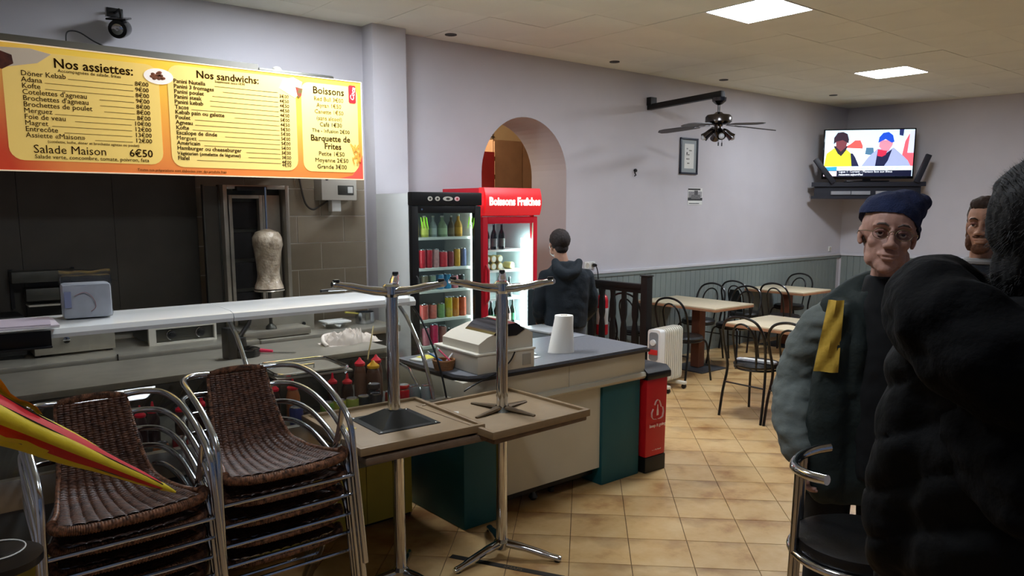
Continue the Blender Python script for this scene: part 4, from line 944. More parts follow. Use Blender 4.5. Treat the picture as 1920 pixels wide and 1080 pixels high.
# ---- ceiling fan on a beam
FX = 6.84
t = thing('ceiling_fan', 'dark ceiling fan with five blades and spot lamps hanging from a black beam', 'ceiling fan', (FX, 4.90, 2.94))
b = MB(); b.X = Matrix.Rotation(R(-2.5), 4, 'X'); b.box(-.035, .035, -.045, .94, -.005, .055, bev=.004); b.build('beam', M['blackwood'], t)
MB().box(-.05, .05, .87, .935, .0, .09, bev=.004).build('wall_bracket', M['blackwood'], t)
GM = mat('gunmetal', (96, 92, 92), .22, 1.0, var=.1)
MB().lathe([(.035, .0), (.075, -.01), (.07, -.045), (.035, -.075), (.015, -.085)][::-1], seg=24).build('canopy', GM, t)
MB().tube([(0, 0, -.08), (0, 0, -.18)], .013, 10).build('down_rod', GM, t)
MB().lathe([(.03, -.155), (.055, -.175), (.12, -.185), (.135, -.205), (.135, -.255), (.11, -.275), (.05, -.285)], seg=32).build('motor', GM, t)
MB().lathe([(.05, -.285), (.04, -.30), (.045, -.34), (.055, -.36), (.03, -.40), (.012, -.42)], seg=20).build('light_hub', GM, t)
BL = mat('fan_blade', (62, 60, 62), .45, var=.15, scale=8)
for k in range(5):
    a = R(-32 + 72 * k)
    bm_ = MB(); bm_.X = Matrix.Rotation(a, 4, 'Z') @ Matrix.Translation((0, 0, -.275)) @ Matrix.Rotation(R(10), 4, 'X') @ Matrix.Rotation(R(5), 4, 'Y')
    pl = [(.20, -.045), (.34, -.062), (.56, -.066), (.62, -.05), (.645, 0), (.62, .05), (.56, .066), (.34, .062), (.20, .045)]
    bm_.prism(pl, -.004, .004); bl = bm_.build('blade', BL, t)
    bm_ = MB(); bm_.X = Matrix.Rotation(a, 4, 'Z') @ Matrix.Translation((0, 0, -.27)) @ Matrix.Rotation(R(5), 4, 'Y'); bm_.prism([(.09, -.02), (.18, -.012), (.24, -.035), (.26, 0), (.24, .035), (.18, .012), (.09, .02)], -.012, -.006); bm_.build('blade_arm', GM, bl)
for k in range(4):
    a = R(-50 + 90 * k + 10)
    bm_ = MB(); bm_.X = Matrix.Rotation(a, 4, 'Z') @ Matrix.Translation((.055, 0, -.335)) @ Matrix.Rotation(R(40 + 90), 4, 'Y')
    bm_.lathe([(.012, -.01), (.022, .0), (.032, .03), (.036, .085), (.046, .12), (.043, .12), (.03, .06), (.02, .02)], seg=20); sh_ = bm_.build('lamp_cup', GM, t)
    bm_ = MB(); bm_.X = Matrix.Rotation(a, 4, 'Z') @ Matrix.Translation((.055, 0, -.335)) @ Matrix.Rotation(R(40 + 90), 4, 'Y'); bm_.ball((0, 0, .115), (.03, .03, .035), 12, 8); bm_.build('bulb', mat('frosted_bulb', (196, 200, 204), .3), sh_)
for x in (-.03, .03):
    MB().tube([(x, -.03, -.39), (x, -.03, -.47)], .002, 5).tube([(x, -.03, -.465), (x, -.03, -.50)], .006, 8).build('pull_chain', M['black'], t)
# ---- television on its corner shelf
fx, fy = -.766, -.643     # direction the screen faces
tvr = math.atan2(-fx, -fy) * -1
tvrot = math.atan2(fy, fx) + PI / 2
t = thing('television', 'flat television showing a news report on a corner bracket shelf', 'television', (10.80, 5.22, 2.165), tvrot)
TW, TH = 1.205, .69
MB().box(-TW / 2, TW / 2, -.02, .03, .04, .04 + TH, bev=.006).build('housing', M['blackgloss'], t)
MB().box(-.28, .28, -.08, .10, .0, .014, bev=.004).build('stand', M['blackgloss'], t)
MB().box(-.05, .05, -.01, .03, .012, .06).build('stand_neck', M['blackgloss'], t, smooth=False)
E_ = 1.35
def tvm(n, c, e=E_): return mat('tv_' + n, c, .5, emit=e)
scr = MB().box(-TW / 2 + .018, TW / 2 - .018, -.022, -.0195, .075, .035 + TH - .012).build('screen', tvm('sky', (196, 222, 240)), t, smooth=False)
def tvp(nm, pts, mt, k):
    b = MB(); b.prism([(x * (TW / 2 - .018), .075 + z * (TH - .052)) for x, z in pts], -.0225 - .0005 * k, -.022 - .0005 * (k - 1), 'y'); b.build(nm, mt, scr, smooth=False)
tvp('picture_ground', [(-1, .22), (1, .22), (1, .66), (.2, .72), (-1, .70)], tvm('ground', (214, 226, 236)), 1)
tvp('picture_red_car', [(-.42, .70), (-.32, .78), (-.2, .78), (-.14, .66), (-.14, .60), (-.5, .62), (-.5, .66)], tvm('redcar', (220, 84, 80)), 2)
tvp('picture_red_shape', [(.72, .30), (.80, .75), (.88, .90), (1, .92), (1, .22), (.85, .22)], tvm('redpink', (224, 90, 104)), 2)
tvp('picture_white_shape', [(.86, .50), (.9, .98), (1, .98), (1, .5)], tvm('paleblue', (190, 196, 220)), 3)
tvp('picture_blue_van', [(-.08, .48), (-.06, .62), (.10, .62), (.12, .50), (.06, .46)], tvm('van', (70, 110, 140)), 2)
tvp('picture_tower', [(.66, .88), (.66, 1), (.76, 1), (.75, .86)], tvm('tower', (30, 40, 90)), 3)
tvp('left_man_vest', [(-1, .22), (-.95, .50), (-.75, .64), (-.62, .50), (-.52, .60), (-.40, .50), (-.33, .22)], tvm('vest', (214, 226, 50)), 3)
tvp('left_man_sleeve', [(-.37, .22), (-.41, .50), (-.36, .50), (-.30, .42), (-.20, .22)], tvm('navy', (22, 26, 60)), 4)
tvp('left_man_collar', [(-.80, .66), (-.70, .50), (-.62, .44), (-.52, .56), (-.48, .66)], tvm('dark', (34, 24, 40)), 5)
tvp('left_man_face', [(-.76, .80), (-.74, .64), (-.63, .54), (-.52, .64), (-.48, .80)], tvm('facedark', (110, 52, 60)), 6)
tvp('left_man_hat', [(-.80, .70), (-.80, .84), (-.72, .95), (-.60, .965), (-.50, .92), (-.46, .80), (-.47, .72), (-.60, .79), (-.74, .76)], tvm('hat', (40, 20, 36)), 7)
tvp('right_man_coat', [(-.15, .22), (.0, .42), (.20, .60), (.45, .56), (.55, .62), (.70, .50), (.88, .34), (.95, .22)], tvm('coat', (150, 160, 196)), 3)
tvp('right_man_shirt', [(.16, .22), (.20, .55), (.40, .50), (.52, .58), (.44, .34), (.36, .22)], tvm('navy', (22, 26, 60)), 5)
tvp('right_man_scarf', [(.20, .44), (.20, .58), (.42, .56), (.38, .46), (.30, .42)], tvm('scarf', (190, 40, 70)), 6)
tvp('right_man_face', [(.24, .78), (.22, .64), (.30, .56), (.44, .54), (.52, .66), (.54, .78)], tvm('face', (196, 130, 150)), 6)
tvp('right_man_hat', [(.20, .72), (.22, .84), (.30, .93), (.42, .95), (.52, .88), (.56, .74), (.50, .72), (.36, .80)], tvm('bluehat', (24, 70, 190)), 7)
tvp('banner_white', [(-.70, .13), (-.70, .215), (.98, .215), (.98, .13)], tvm('bannerw', (226, 240, 248)), 5)
tvp('banner_cyan', [(-1, .13), (-1, .20), (-.70, .215), (-.70, .13)], tvm('bannerc', (40, 150, 196)), 5)
tvp('ticker_black', [(-1, 0), (-1, .13), (.98, .13), (.98, 0)], tvm('ticker', (10, 14, 40)), 4)
tvp('ticker_box', [(-1, .01), (-1, .12), (-.70, .12), (-.70, .01)], tvm('pinkwhite', (236, 214, 226)), 6)
text_obj('ticker_lettering', [('Ligue 1 : Lorient - Monaco face aux Bleus', -.38, .128, .042, 'LEFT', .001), ('rencontre aujourd’hui', -.38, .090, .036, 'LEFT', .001)], tvm('text', (230, 236, 244)), scr, upright(0, -.0255, 0))
text_obj('banner_lettering', [('GRÈVE : CES ROUTIERS BLOQUENT DANS LA GRÈVE', -.39, .172, .036, 'LEFT', .0006)], tvm('textb', (120, 150, 190)), scr, upright(0, -.0255, 0))
t = thing('television_shelf', 'dark corner bracket shelf with two tilted side arms under the television', 'wall shelf', (10.80, 5.22, 1.95), tvrot)
DB = mat('shelf_black', (34, 36, 46), .45, var=.1)
b = MB(); b.prism([(-.75, -.10), (.75, -.10), (.70, -.02), (.12, .58), (-.12, .58), (-.70, -.02)], .15, .21); b.build('top_board', DB, t, smooth=False)
b = MB(); b.prism([(-.75, -.10), (.75, -.10), (.70, -.02), (.12, .58), (-.12, .58), (-.70, -.02)], -.02, .02); b.build('bottom_board', DB, t, smooth=False)
MB().box(-.70, .70, -.06, -.04, .02, .15).build('back_board', DB, t, smooth=False)
for x0, x1 in ((-.48, -.22), (-.21, .04), (.11, .37)): MB().box(x0, x1, -.085, -.06, .035, .085, bev=.003).build('grey_slot', mat('slot_grey', (150, 152, 158), .5), t)
for sx in (-1, 1):
    b = MB(); b.X = Matrix.Translation((-.46 if sx < 0 else .62, -.11, .20)) @ Matrix.Rotation(R(-38 if sx < 0 else 20), 4, 'Y'); b.box(-.035, .035, -.03, .03, 0, .40 if sx > 0 else .42, bev=.005)
    if sx < 0: b.X = b.X
    b.build('side_arm', DB, t)
# ---- railing
t = thing('wooden_railing', 'black wooden railing with turned flat balusters and a square newel post', 'railing', (5.90, 5.0, 0))
MB().box(-.042, .045, -.03, .055, 0, 1.12, bev=.008).build('newel_post', M['blackwood'], t)
MB().box(-.048, .052, -.036, .061, 1.12, 1.132, bev=.004).build('post_cap', M['blackwood'], t)
MB().box(-.035, .035, .06, .835, .985, 1.04, bev=.01).build('top_rail', M['blackwood'], t)
MB().box(-.02, .02, .06, .835, .945, .985, bev=.004).build('under_rail', M['blackwood'], t)
MB().box(-.03, .03, .06, .835, .10, .16, bev=.006).build('bottom_rail', M['blackwood'], t)
for k in range(5):
    y = .155 + k * .155
    pr = [(.022, .16), (.022, .24), (.034, .30), (.034, .55), (.026, .60), (.020, .64), (.034, .70), (.034, .82), (.024, .87), (.024, .95)]
    b = MB(); b.prism([(y + a_, z_) for a_, z_ in pr] + [(y - a_, z_) for a_, z_ in pr[::-1]], -.014, .014, 'x'); b.build('baluster', M['blackwood'], t, smooth=False)
# ---- fire extinguisher
t = thing('fire_extinguisher', 'red fire extinguisher on the wall behind the black railing', 'fire extinguisher', (6.04, YB - .09, .42))
ER = mat('extinguisher_red', (206, 30, 46), .3, coat=.4)
MB().lathe([(.055, 0), (.065, .01), (.065, .38), (.05, .43), (.022, .45), (.02, .48)], seg=24).build('cylinder', ER, t)
MB().lathe([(.0655, .12), (.0655, .30)], seg=24, cap=False).build('label', M['white'], t)
MB().box(-.03, .03, -.02, .02, .48, .52, bev=.006).build('valve', M['black'], t)
MB().tube(spline([(.02, 0, .50), (.09, -.01, .52), (.12, -.02, .44), (.10, -.02, .25), (.08, -.02, .14)]), .010, 8).build('hose', M['black'], t)
t = thing('safety_notice', 'small red and white notice on the wall above the fire extinguisher', 'notice', (5.86, YB - .002, .98))
MB().box(-.07, .08, -.004, 0, -.10, .08).build('red_field', ER, t, smooth=False)
MB().box(-.05, .02, -.006, -.004, -.03, .05).build('white_field', M['white'], t, smooth=False)
# ---- oil heater
t = thing('oil_heater', 'cream oil-filled radiator heater on castors behind the red bin', 'radiator', (5.86, 4.78, 0), R(6))
HW = mat('heater_cream', (222, 218, 202), .35, coat=.3)
fin = MB(); fin.prism(rrect(-.075, .075, .09, .63, .04, 4), -.011, .011, 'x'); fme = fin.mesh('fin', smooth=False); fme.materials.append(HW)
for k in range(9): share('fin', fme, (-.02 + k * .036, 0, 0), t)
MB().tube([(-.04, 0, .14), (.28, 0, .14)], .03, 10).build('oil_pipe', HW, t); MB().tube([(-.04, 0, .58), (.28, 0, .58)], .03, 10).build('oil_pipe', HW, t)
b = MB(); b.prism(rrect(-.072, .072, .09, .625, .03, 4), -.12, -.034, 'x'); b.build('control_housing', mat('heater_white', (232, 232, 228), .4), t)
b = MB(); b.prism(rrect(-.05, .05, .32, .60, .03, 4), -.128, -.12, 'x'); b.build('control_panel', mat('panel_grey', (128, 132, 136), .4), t)
b = MB(); b.lathe([(.03, -.128), (.03, -.145), (.004, -.147)], c=(0, 0, .50), seg=18, axis='x'); b.build('thermostat_knob', M['white'], t)
b = MB(); b.box(-.14, -.128, -.05, .05, .38, .43, bev=.004); b.build('power_switch', mat('switch_red', (196, 44, 44), .4), t)
for x in (-.05, .24):
    bb = MB().box(x - .025, x + .025, -.15, .15, .045, .075, bev=.006).build('foot_bar', HW, t)
    for y in (-.13, .13): MB().lathe([(.022, -.014), (.024, -.010), (.024, .010), (.022, .014)], c=(x, y, .024), seg=16, axis='x').build('castor', M['black'], bb)
# ---- red bin
t = thing('recycling_bin', 'red recycling bin with black lid and base at the end of the bar counter', 'bin', (3.995, 3.44, 0), R(-2))
BRD = mat('bin_red', (206, 26, 36), .35, var=.03)
b = MB(); b.box(-.10, .105, -.165, .14, .11, .655, bev=.012)
for v_ in b.bm.verts: v_.co.x *= .96 + .08 * v_.co.z; v_.co.y *= .97 + .06 * v_.co.z
b.build('body', BRD, t)
MB().box(-.10, .105, -.165, .145, 0, .112, bev=.01).build('base', M['black'], t)
b = MB(); b.box(-.115, .125, -.185, .165, .655, .705, bev=.014); b.build('lid_rim', M['black'], t)
b = MB(); b.prism([(-.18, .705), (.16, .705), (.12, .735), (-.14, .735)], -.11, .12, 'x'); b.build('lid', mat('lid_grey_black', (38, 40, 44), .3), t)
WI = mat('print_bin_white', (244, 214, 206), .6)
def onfront(pts, r=.007):
    q = MB(); q.tube([(x, -.1745, z) for x, z in pts], r, 6, flat=.25); return q
onfront([(-.03, .475), (-.018, .50), (0, .51), (.018, .50), (.03, .475), (.036, .455)]).build('printed_arrow', WI, t)
onfront([(.052, .452), (.060, .42), (.052, .385), (.03, .375), (.008, .375)]).build('printed_arrow', WI, t)
onfront([(-.012, .375), (-.04, .378), (-.056, .395), (-.058, .425), (-.044, .45)]).build('printed_arrow', WI, t)
b = MB(); b.prism([(-.003, .475), (.004, .475), (.005, .45), (.010, .43), (.010, .40), (-.008, .40), (-.008, .43), (-.004, .45)], -.1765, -.174, 'y'); b.build('printed_bottle', WI, t, smooth=False)
text_obj('bin_lettering', [('keep it going', 0, .322, .031, 'CENTER', .0006)], WI, t, upright(.005, -.1745, 0), .001)
text_obj('small_print', [('— — Tri Sélectif', 0, .155, .013, 'CENTER')], WI, t, upright(.0, -.1735, 0), .001)
# ---- floor tape
t = thing('floor_tape', 'strip of black and yellow printed tape stuck to the floor by the table foot', 'floor tape', (2.25, 2.93, .0005), R(-62))
MB().box(-.20, .42, -.02, .02, 0, .0012).build('strip', mat('tape_black', (30, 26, 20), .5), t, smooth=False)
text_obj('tape_lettering', [('SMAPS', .10, -.014, .036, 'LEFT')], mat('tape_gold', (110, 92, 60), .5), t, Matrix.Translation((0, 0, .0016)), .0004)
# ---- dark high chair near the far man
t = thing('dark_high_chair', 'dark high-backed chair left of the man near the arch', 'chair', (4.46, 4.92, 0), R(150))
MB().box(-.20, .20, .16, .19, .60, 1.12, bev=.02).build('backrest', mat('dark_teal_fabric', (26, 36, 40), .8), t)
MB().box(-.21, .21, -.20, .20, .50, .56, bev=.02).build('seat', mat('dark_teal_fabric', (26, 36, 40), .8), t)
for x in (-.18, .18):
    for y in (-.17, .17): MB().box(x - .015, x + .015, y - .015, y + .015, 0, .60 if y > 0 else .50).build('leg', M['black'], t, smooth=False)

# ================================================================== DINING TABLES AND CHAIRS
TT = mat('table_top_cream', (222, 206, 172), .35, var=.06, scale=3, coat=.2); TE_ = mat('table_edge_wood', (176, 126, 92), .5, var=.15, scale=10); TP = mat('pedestal_wood', (112, 66, 46), .5, var=.25, scale=8)
def dining_table(label, cx, cy, lx, ly, ped, group='cream topped dining tables'):
    t = thing('dining_table', label, 'table', (cx, cy, 0), 0, group)
    MB().box(-lx / 2, lx / 2, -ly / 2, ly / 2, .738, .752, bev=.002).build('tabletop', TT, t)
    b = MB(); b.box(-lx / 2 - .002, lx / 2 + .002, -ly / 2 - .002, ly / 2 + .002, .712, .738, bev=.004); b.build('edge', TE_, t)
    for py in ped:
        MB().box(-.055, .055, py - .055, py + .055, .02, .712, bev=.006).build('pedestal', TP, t)
        b = MB(); b.box(-.23, .23, py - .24, py + .24, 0, .012, bev=.002); b.build('base_plate', mat('base_grey', (70, 72, 76), .5, .4), t)
    return t
dining_table('cream topped table nearest the railing, with one thick wooden pedestal', 7.045, 5.275, .70, 1.06, (-.06,))
dining_table('cream topped table in front, partly hidden by the man in the beanie', 6.36, 3.54, .74, 1.18, (-.25,))
dining_table('cream topped table farthest back, below the television corner', 9.15, 5.38, .68, .84, (0,))
TBm = M['blackmetal']
def cafe_chair(label, cx, cy, rot, solid=False):
    t = thing('cafe_chair', label, 'chair', (cx, cy, 0), R(rot), 'black tube cafe chairs')
    MB().lathe([(.17, .440), (.195, .448), (.20, .462), (.185, .482), (.12, .488), (.003, .489)], seg=28).build('seat', M['blackvinyl'], t)
    MB().tube(arc((0, 0, .432), .185, 0, 348, 30, 'xy'), .010, 8, closed=True).build('seat_ring', TBm, t)
    o1 = [(-.205, .235, 0), (-.20, .20, .22), (-.185, .165, .44), (-.20, .21, .66), (-.19, .245, .78), (-.13, .262, .862), (0, .268, .893), (.13, .262, .862), (.19, .245, .78), (.20, .21, .66), (.185, .165, .44), (.20, .20, .22), (.205, .235, 0)]
    MB().tube(spline(o1, 5), .0115, 8).build('outer_hoop', TBm, t)
    o2 = [(-.095, .16, .44), (-.105, .19, .60), (-.10, .228, .74), (-.06, .25, .81), (0, .256, .832), (.06, .25, .81), (.10, .228, .74), (.105, .19, .60), (.095, .16, .44)]
    MB().tube(spline(o2, 5), .009, 8).build('inner_hoop', TBm, t)
    for sx in (-1, 1): MB().tube(spline([(sx * .13, -.12, .44), (sx * .165, -.165, .40), (sx * .185, -.19, .20), (sx * .20, -.215, 0)], 5), .011, 8).build('front_leg', TBm, t)
    MB().tube([(-.192, .19, .30), (.192, .19, .30)], .007, 6).build('cross_bar', TBm, t)
    if solid:
        g = []
        for j in range(8):
            zz = .50 + j * .04; w_ = .09 * (1 - max(0, (j - 5)) * .18); g.append([(w_ * (i / 3 - 1), .19 + (zz - .5) * .20, zz) for i in range(7)])
        b = MB(); b.sheet(g); b.sheet([[(x, y + .01, z) for x, y, z in r_] for r_ in g]); b.build('back_panel', M['blackvinyl'], t, fix=False)
    return t
A_ = cafe_chair('black tube cafe chair in front, with a folded paper on its seat', 5.78, 3.65, 90)
cafe_chair('black tube cafe chair nearest the man in the beanie, right of the papered one', 5.78, 3.21, 90)
cafe_chair('black tube cafe chair tucked under the near table just right of the newel post', 6.42, 4.93, 90)
cafe_chair('black tube cafe chair seen through the railing balusters', 6.40, 5.52, 90)
cafe_chair('black tube cafe chair across the nearest table against the panelled wall', 7.52, 5.57, -90)
cafe_chair('black tube cafe chair pulled to the right side of the nearest table', 7.55, 5.10, -90)
cafe_chair('black tube cafe chair with solid oval back behind the nearest table', 8.50, 5.58, 90, True)
cafe_chair('black tube cafe chair left of the farthest table', 8.62, 5.10, 90)
cafe_chair('black tube cafe chair on the far side of the farthest table', 9.62, 5.62, -90)
t = thing('folded_paper', 'folded white newspaper lying on the seat of the front cafe chair', 'newspaper', (5.72, 3.62, .49), R(100))
MB().box(-.17, .17, -.035, .035, 0, .018, bev=.006).build('folded_sheets', mat('newspaper', (196, 198, 204), .8, var=.3, scale=60), t)
MB().box(-.16, .12, -.03, .035, .018, .022, bev=.001).build('top_sheet', M['white'], t)

# ================================================================== STACKED CAFE TABLES
TU = mat('table_underside', (146, 124, 94), .55, var=.10, scale=14); TRM = mat('table_rim', (142, 118, 86), .5, var=.15, scale=18); TLAM = mat('table_laminate', (112, 92, 74), .5, var=.25, scale=20)
def tabletop(t, z, w_, d_, up):   # up=True : underside shows upward
    s_ = 1 if up else -1
    zz = z
    if up:
        MB().box(-w_ / 2, w_ / 2, -d_ / 2, d_ / 2, z, z + .020, bev=.003).build('tabletop', TU, t)
        b = MB()
        for x0, x1, y0, y1 in ((-w_ / 2 - .012, w_ / 2 + .012, -d_ / 2 - .012, -d_ / 2 + .012), (-w_ / 2 - .012, w_ / 2 + .012, d_ / 2 - .012, d_ / 2 + .012), (-w_ / 2 - .012, -w_ / 2 + .012, -d_ / 2, d_ / 2), (w_ / 2 - .012, w_ / 2 + .012, -d_ / 2, d_ / 2)): b.box(x0, x1, y0, y1, z - .002, z + .034, bev=.005)
        b.build('edge_rim', TRM, t)
    else:
        MB().box(-w_ / 2, w_ / 2, -d_ / 2, d_ / 2, z - .026, z, bev=.004).build('tabletop', TLAM, t)
        MB().box(-w_ / 2 - .008, w_ / 2 + .008, -d_ / 2 - .008, d_ / 2 + .008, z - .034, z - .004, bev=.008).build('edge_rim', TLAM, t)
def star(t, z, dirs, L, inv, glides=True):
    s_ = -1 if inv else 1    # inv: feet point upward
    MB().lathe([(.030, 0), (.040, s_ * .01), (.042, s_ * .045), (.030, s_ * .060)], c=(0, 0, z + s_ * .03), seg=20).build('hub', M['chrome'], t)
    for a in dirs:
        c_, q_ = math.cos(R(a)), math.sin(R(a))
        f_ = MB(); f_.tube(spline([(.02 * c_, .02 * q_, z + s_ * .065), (L * .4 * c_, L * .4 * q_, z + s_ * .052), (L * .8 * c_, L * .8 * q_, z + s_ * .026), (L * c_, L * q_, z + s_ * .016)], 4), [.026] * 4 + [.023] * 4 + [.019] * 4 + [.015], 12, flat=.8)
        arm = f_.build('foot_arm', M['chrome'], t)
        MB().lathe([(.014, 0), (.016, s_ * .006), (.015, s_ * .018)], c=(L * .93 * c_, L * .93 * q_, z - (0 if not inv else -.004)), seg=12).build('glide', M['black'], arm)
def std_table(label, cx, cy, rot, w_, d_, H, dirs):
    t = thing('cafe_table', label, 'table', (cx, cy, 0), R(rot), 'stacked square cafe tables')
    tabletop(t, H, w_, d_, False)
    MB().tube([(0, 0, .07), (0, 0, H - .03)], .029, 20).build('column', M['chrome'], t)
    star(t, 0, dirs, .32, False)
    return t
def inv_table(label, cx, cy, rot, w_, d_, z0, L, kind, dirs, px_, py_):
    t = thing('upturned_table', label, 'table', (cx, cy, z0), R(rot), 'stacked square cafe tables')
    tabletop(t, .002, w_, d_, True)
    sub = bpy.data.objects.new('base', None)
    off = Matrix.Translation((px_, py_, 0))
    def reb(fn):
        before = set(COL.objects); fn()
        for o in set(COL.objects) - before:
            if o.parent == t: o.location = (px_, py_, 0)
    def mk():
        MB().tube([(0, 0, .03), (0, 0, L - .09)], .029, 22).build('column', M['chrome'], t)
        star(t, L - .02, dirs, .285, True)
        if kind == 'plate':
            b = MB(); s_ = .158
            b.box(-s_, s_, -s_, s_, .022, .026, bev=.001)
            A = [(-s_ * .8, -s_ * .8, .026), (s_ * .8, -s_ * .8, .026), (s_ * .8, s_ * .8, .026), (-s_ * .8, s_ * .8, .026)]; B = [(-.034, -.034, .080), (.034, -.034, .080), (.034, .034, .080), (-.034, .034, .080)]
            vs = [b.bm.verts.new(Vector(p)) for p in A + B]
            for i in range(4): b.bm.faces.new((vs[i], vs[(i + 1) % 4], vs[4 + (i + 1) % 4], vs[4 + i]))
            b.bm.faces.new(vs[4:])
            b.build('mounting_plate', mat('plate_black', (40, 42, 42), .35, .5, var=.2), t, smooth=False)
            for sx in (-1, 1):
                for sy in (-1, 1): MB().ball((sx * s_ * .9, sy * s_ * .9, .027), (.006, .006, .002), 8, 6).build('screw', M['chrome'], t)
        else:
            MB().lathe([(.06, .022), (.05, .034), (.034, .04)], seg=20).build('collar', M['steel_dark'], t)
            for a in (12, 102, 192, 282):
                c_, q_ = math.cos(R(a)), math.sin(R(a))
                MB().tube([(.03 * c_, .03 * q_, .036), (.20 * c_, .20 * q_, .026)], [.024, .010], 8, flat=.5).build('bracket_arm', mat('bracket_bronze', (120, 104, 84), .4, .8), t)
    reb(mk)
    return t
D3 = lambda a: [a, a + 120, a + 240]
std_table('upright cafe table under the one with the black square plate', 1.80, 3.02, -4, .60, .62, .775, D3(55))
std_table('upright cafe table nearer the bar, carrying the one with the bronze cross bracket', 2.375, 2.955, 2, .60, .60, .765, D3(62))
inv_table('upturned cafe table with a black square plate and chrome star foot in the air', 1.775, 3.03, -3, .60, .62, .785, .72, 'plate', D3(58), .02, .01)
inv_table('upturned cafe table with a bronze cross bracket and chrome star foot in the air', 2.335, 2.90, 1, .60, .60, .775, .72, 'cross', D3(50), .0, .0)
MB_ = MB().box(-.05, .05, -.02, .02, 0, .0012)
o = MB_.build('yellow_sticker', mat('sticker_yellow', (226, 200, 80), .6), None, smooth=False); o.location = (1.545, 3.05, .8085); o.rotation_euler = (0, 0, R(10)); tag(o, 'small yellow sticker on the upturned table underside beside the black plate', 'sticker')
o = MB().box(-.06, .06, -.025, .025, 0, .0012).build('white_sticker', M['offwhite'], None, smooth=False); o.location = (2.08, 3.02, .8); o.rotation_euler = (0, 0, R(-35)); tag(o, 'white sticker near the inner corner of the upturned table with the bronze bracket', 'sticker')

# ================================================================== WICKER CHAIR STACKS
def weave_sheet(rows, nu, nv, stakes, strands, amp):
    """rows: function s -> (centre point, half width, tangent normal) giving the profile"""
    g = []
    for j in range(nv + 1):
        s_ = j / nv; c, hw, nrm, sag = rows(s_); row = []
        for i in range(nu + 1):
            q = i / nu * 2 - 1
            st = (q + 1) / 2 * stakes; k = int(s_ * strands)
            ph = 1 if k % 2 == 0 else -1
            over = math.cos(PI * st) * ph
            ridge = abs(math.sin(PI * s_ * strands))
            hgt = amp * (ridge ** .6) * (.62 + .38 * over)
            band = .0055 * abs(math.sin(PI * st)) ** .5
            p = Vector((q * hw, c[0], c[1])) + nrm * (hgt + band + sag * (q * q))
            row.append(p)
        g.append(row)
    return g
def prof_at(P_, s_):
    n_ = len(P_) - 1; x = min(s_ * n_, n_ - 1e-6); i = int(x); f_ = x - i
    a, b_ = P_[i], P_[i + 1]
    return [a[k] + (b_[k] - a[k]) * f_ for k in range(len(a))]
# profile of back and seat: (y, z, half width)
PR = [(.34, .737, .120), (.32, .68, .124), (.28, .595, .131), (.24, .515, .141), (.188, .460, .155), (.10, .436, .174), (0., .432, .19), (-.10, .438, .21), (-.19, .447, .225)]
PS = []
_p = [Vector((0, a, b_)) for a, b_, c in PR]; _w = [Vector((0, 0, c)) for a, b_, c in PR]
sp_ = spline(_p, 8); sw = spline(_w, 8)
PS = [(p.y, p.z, w_.z) for p, w_ in zip(sp_, sw)]
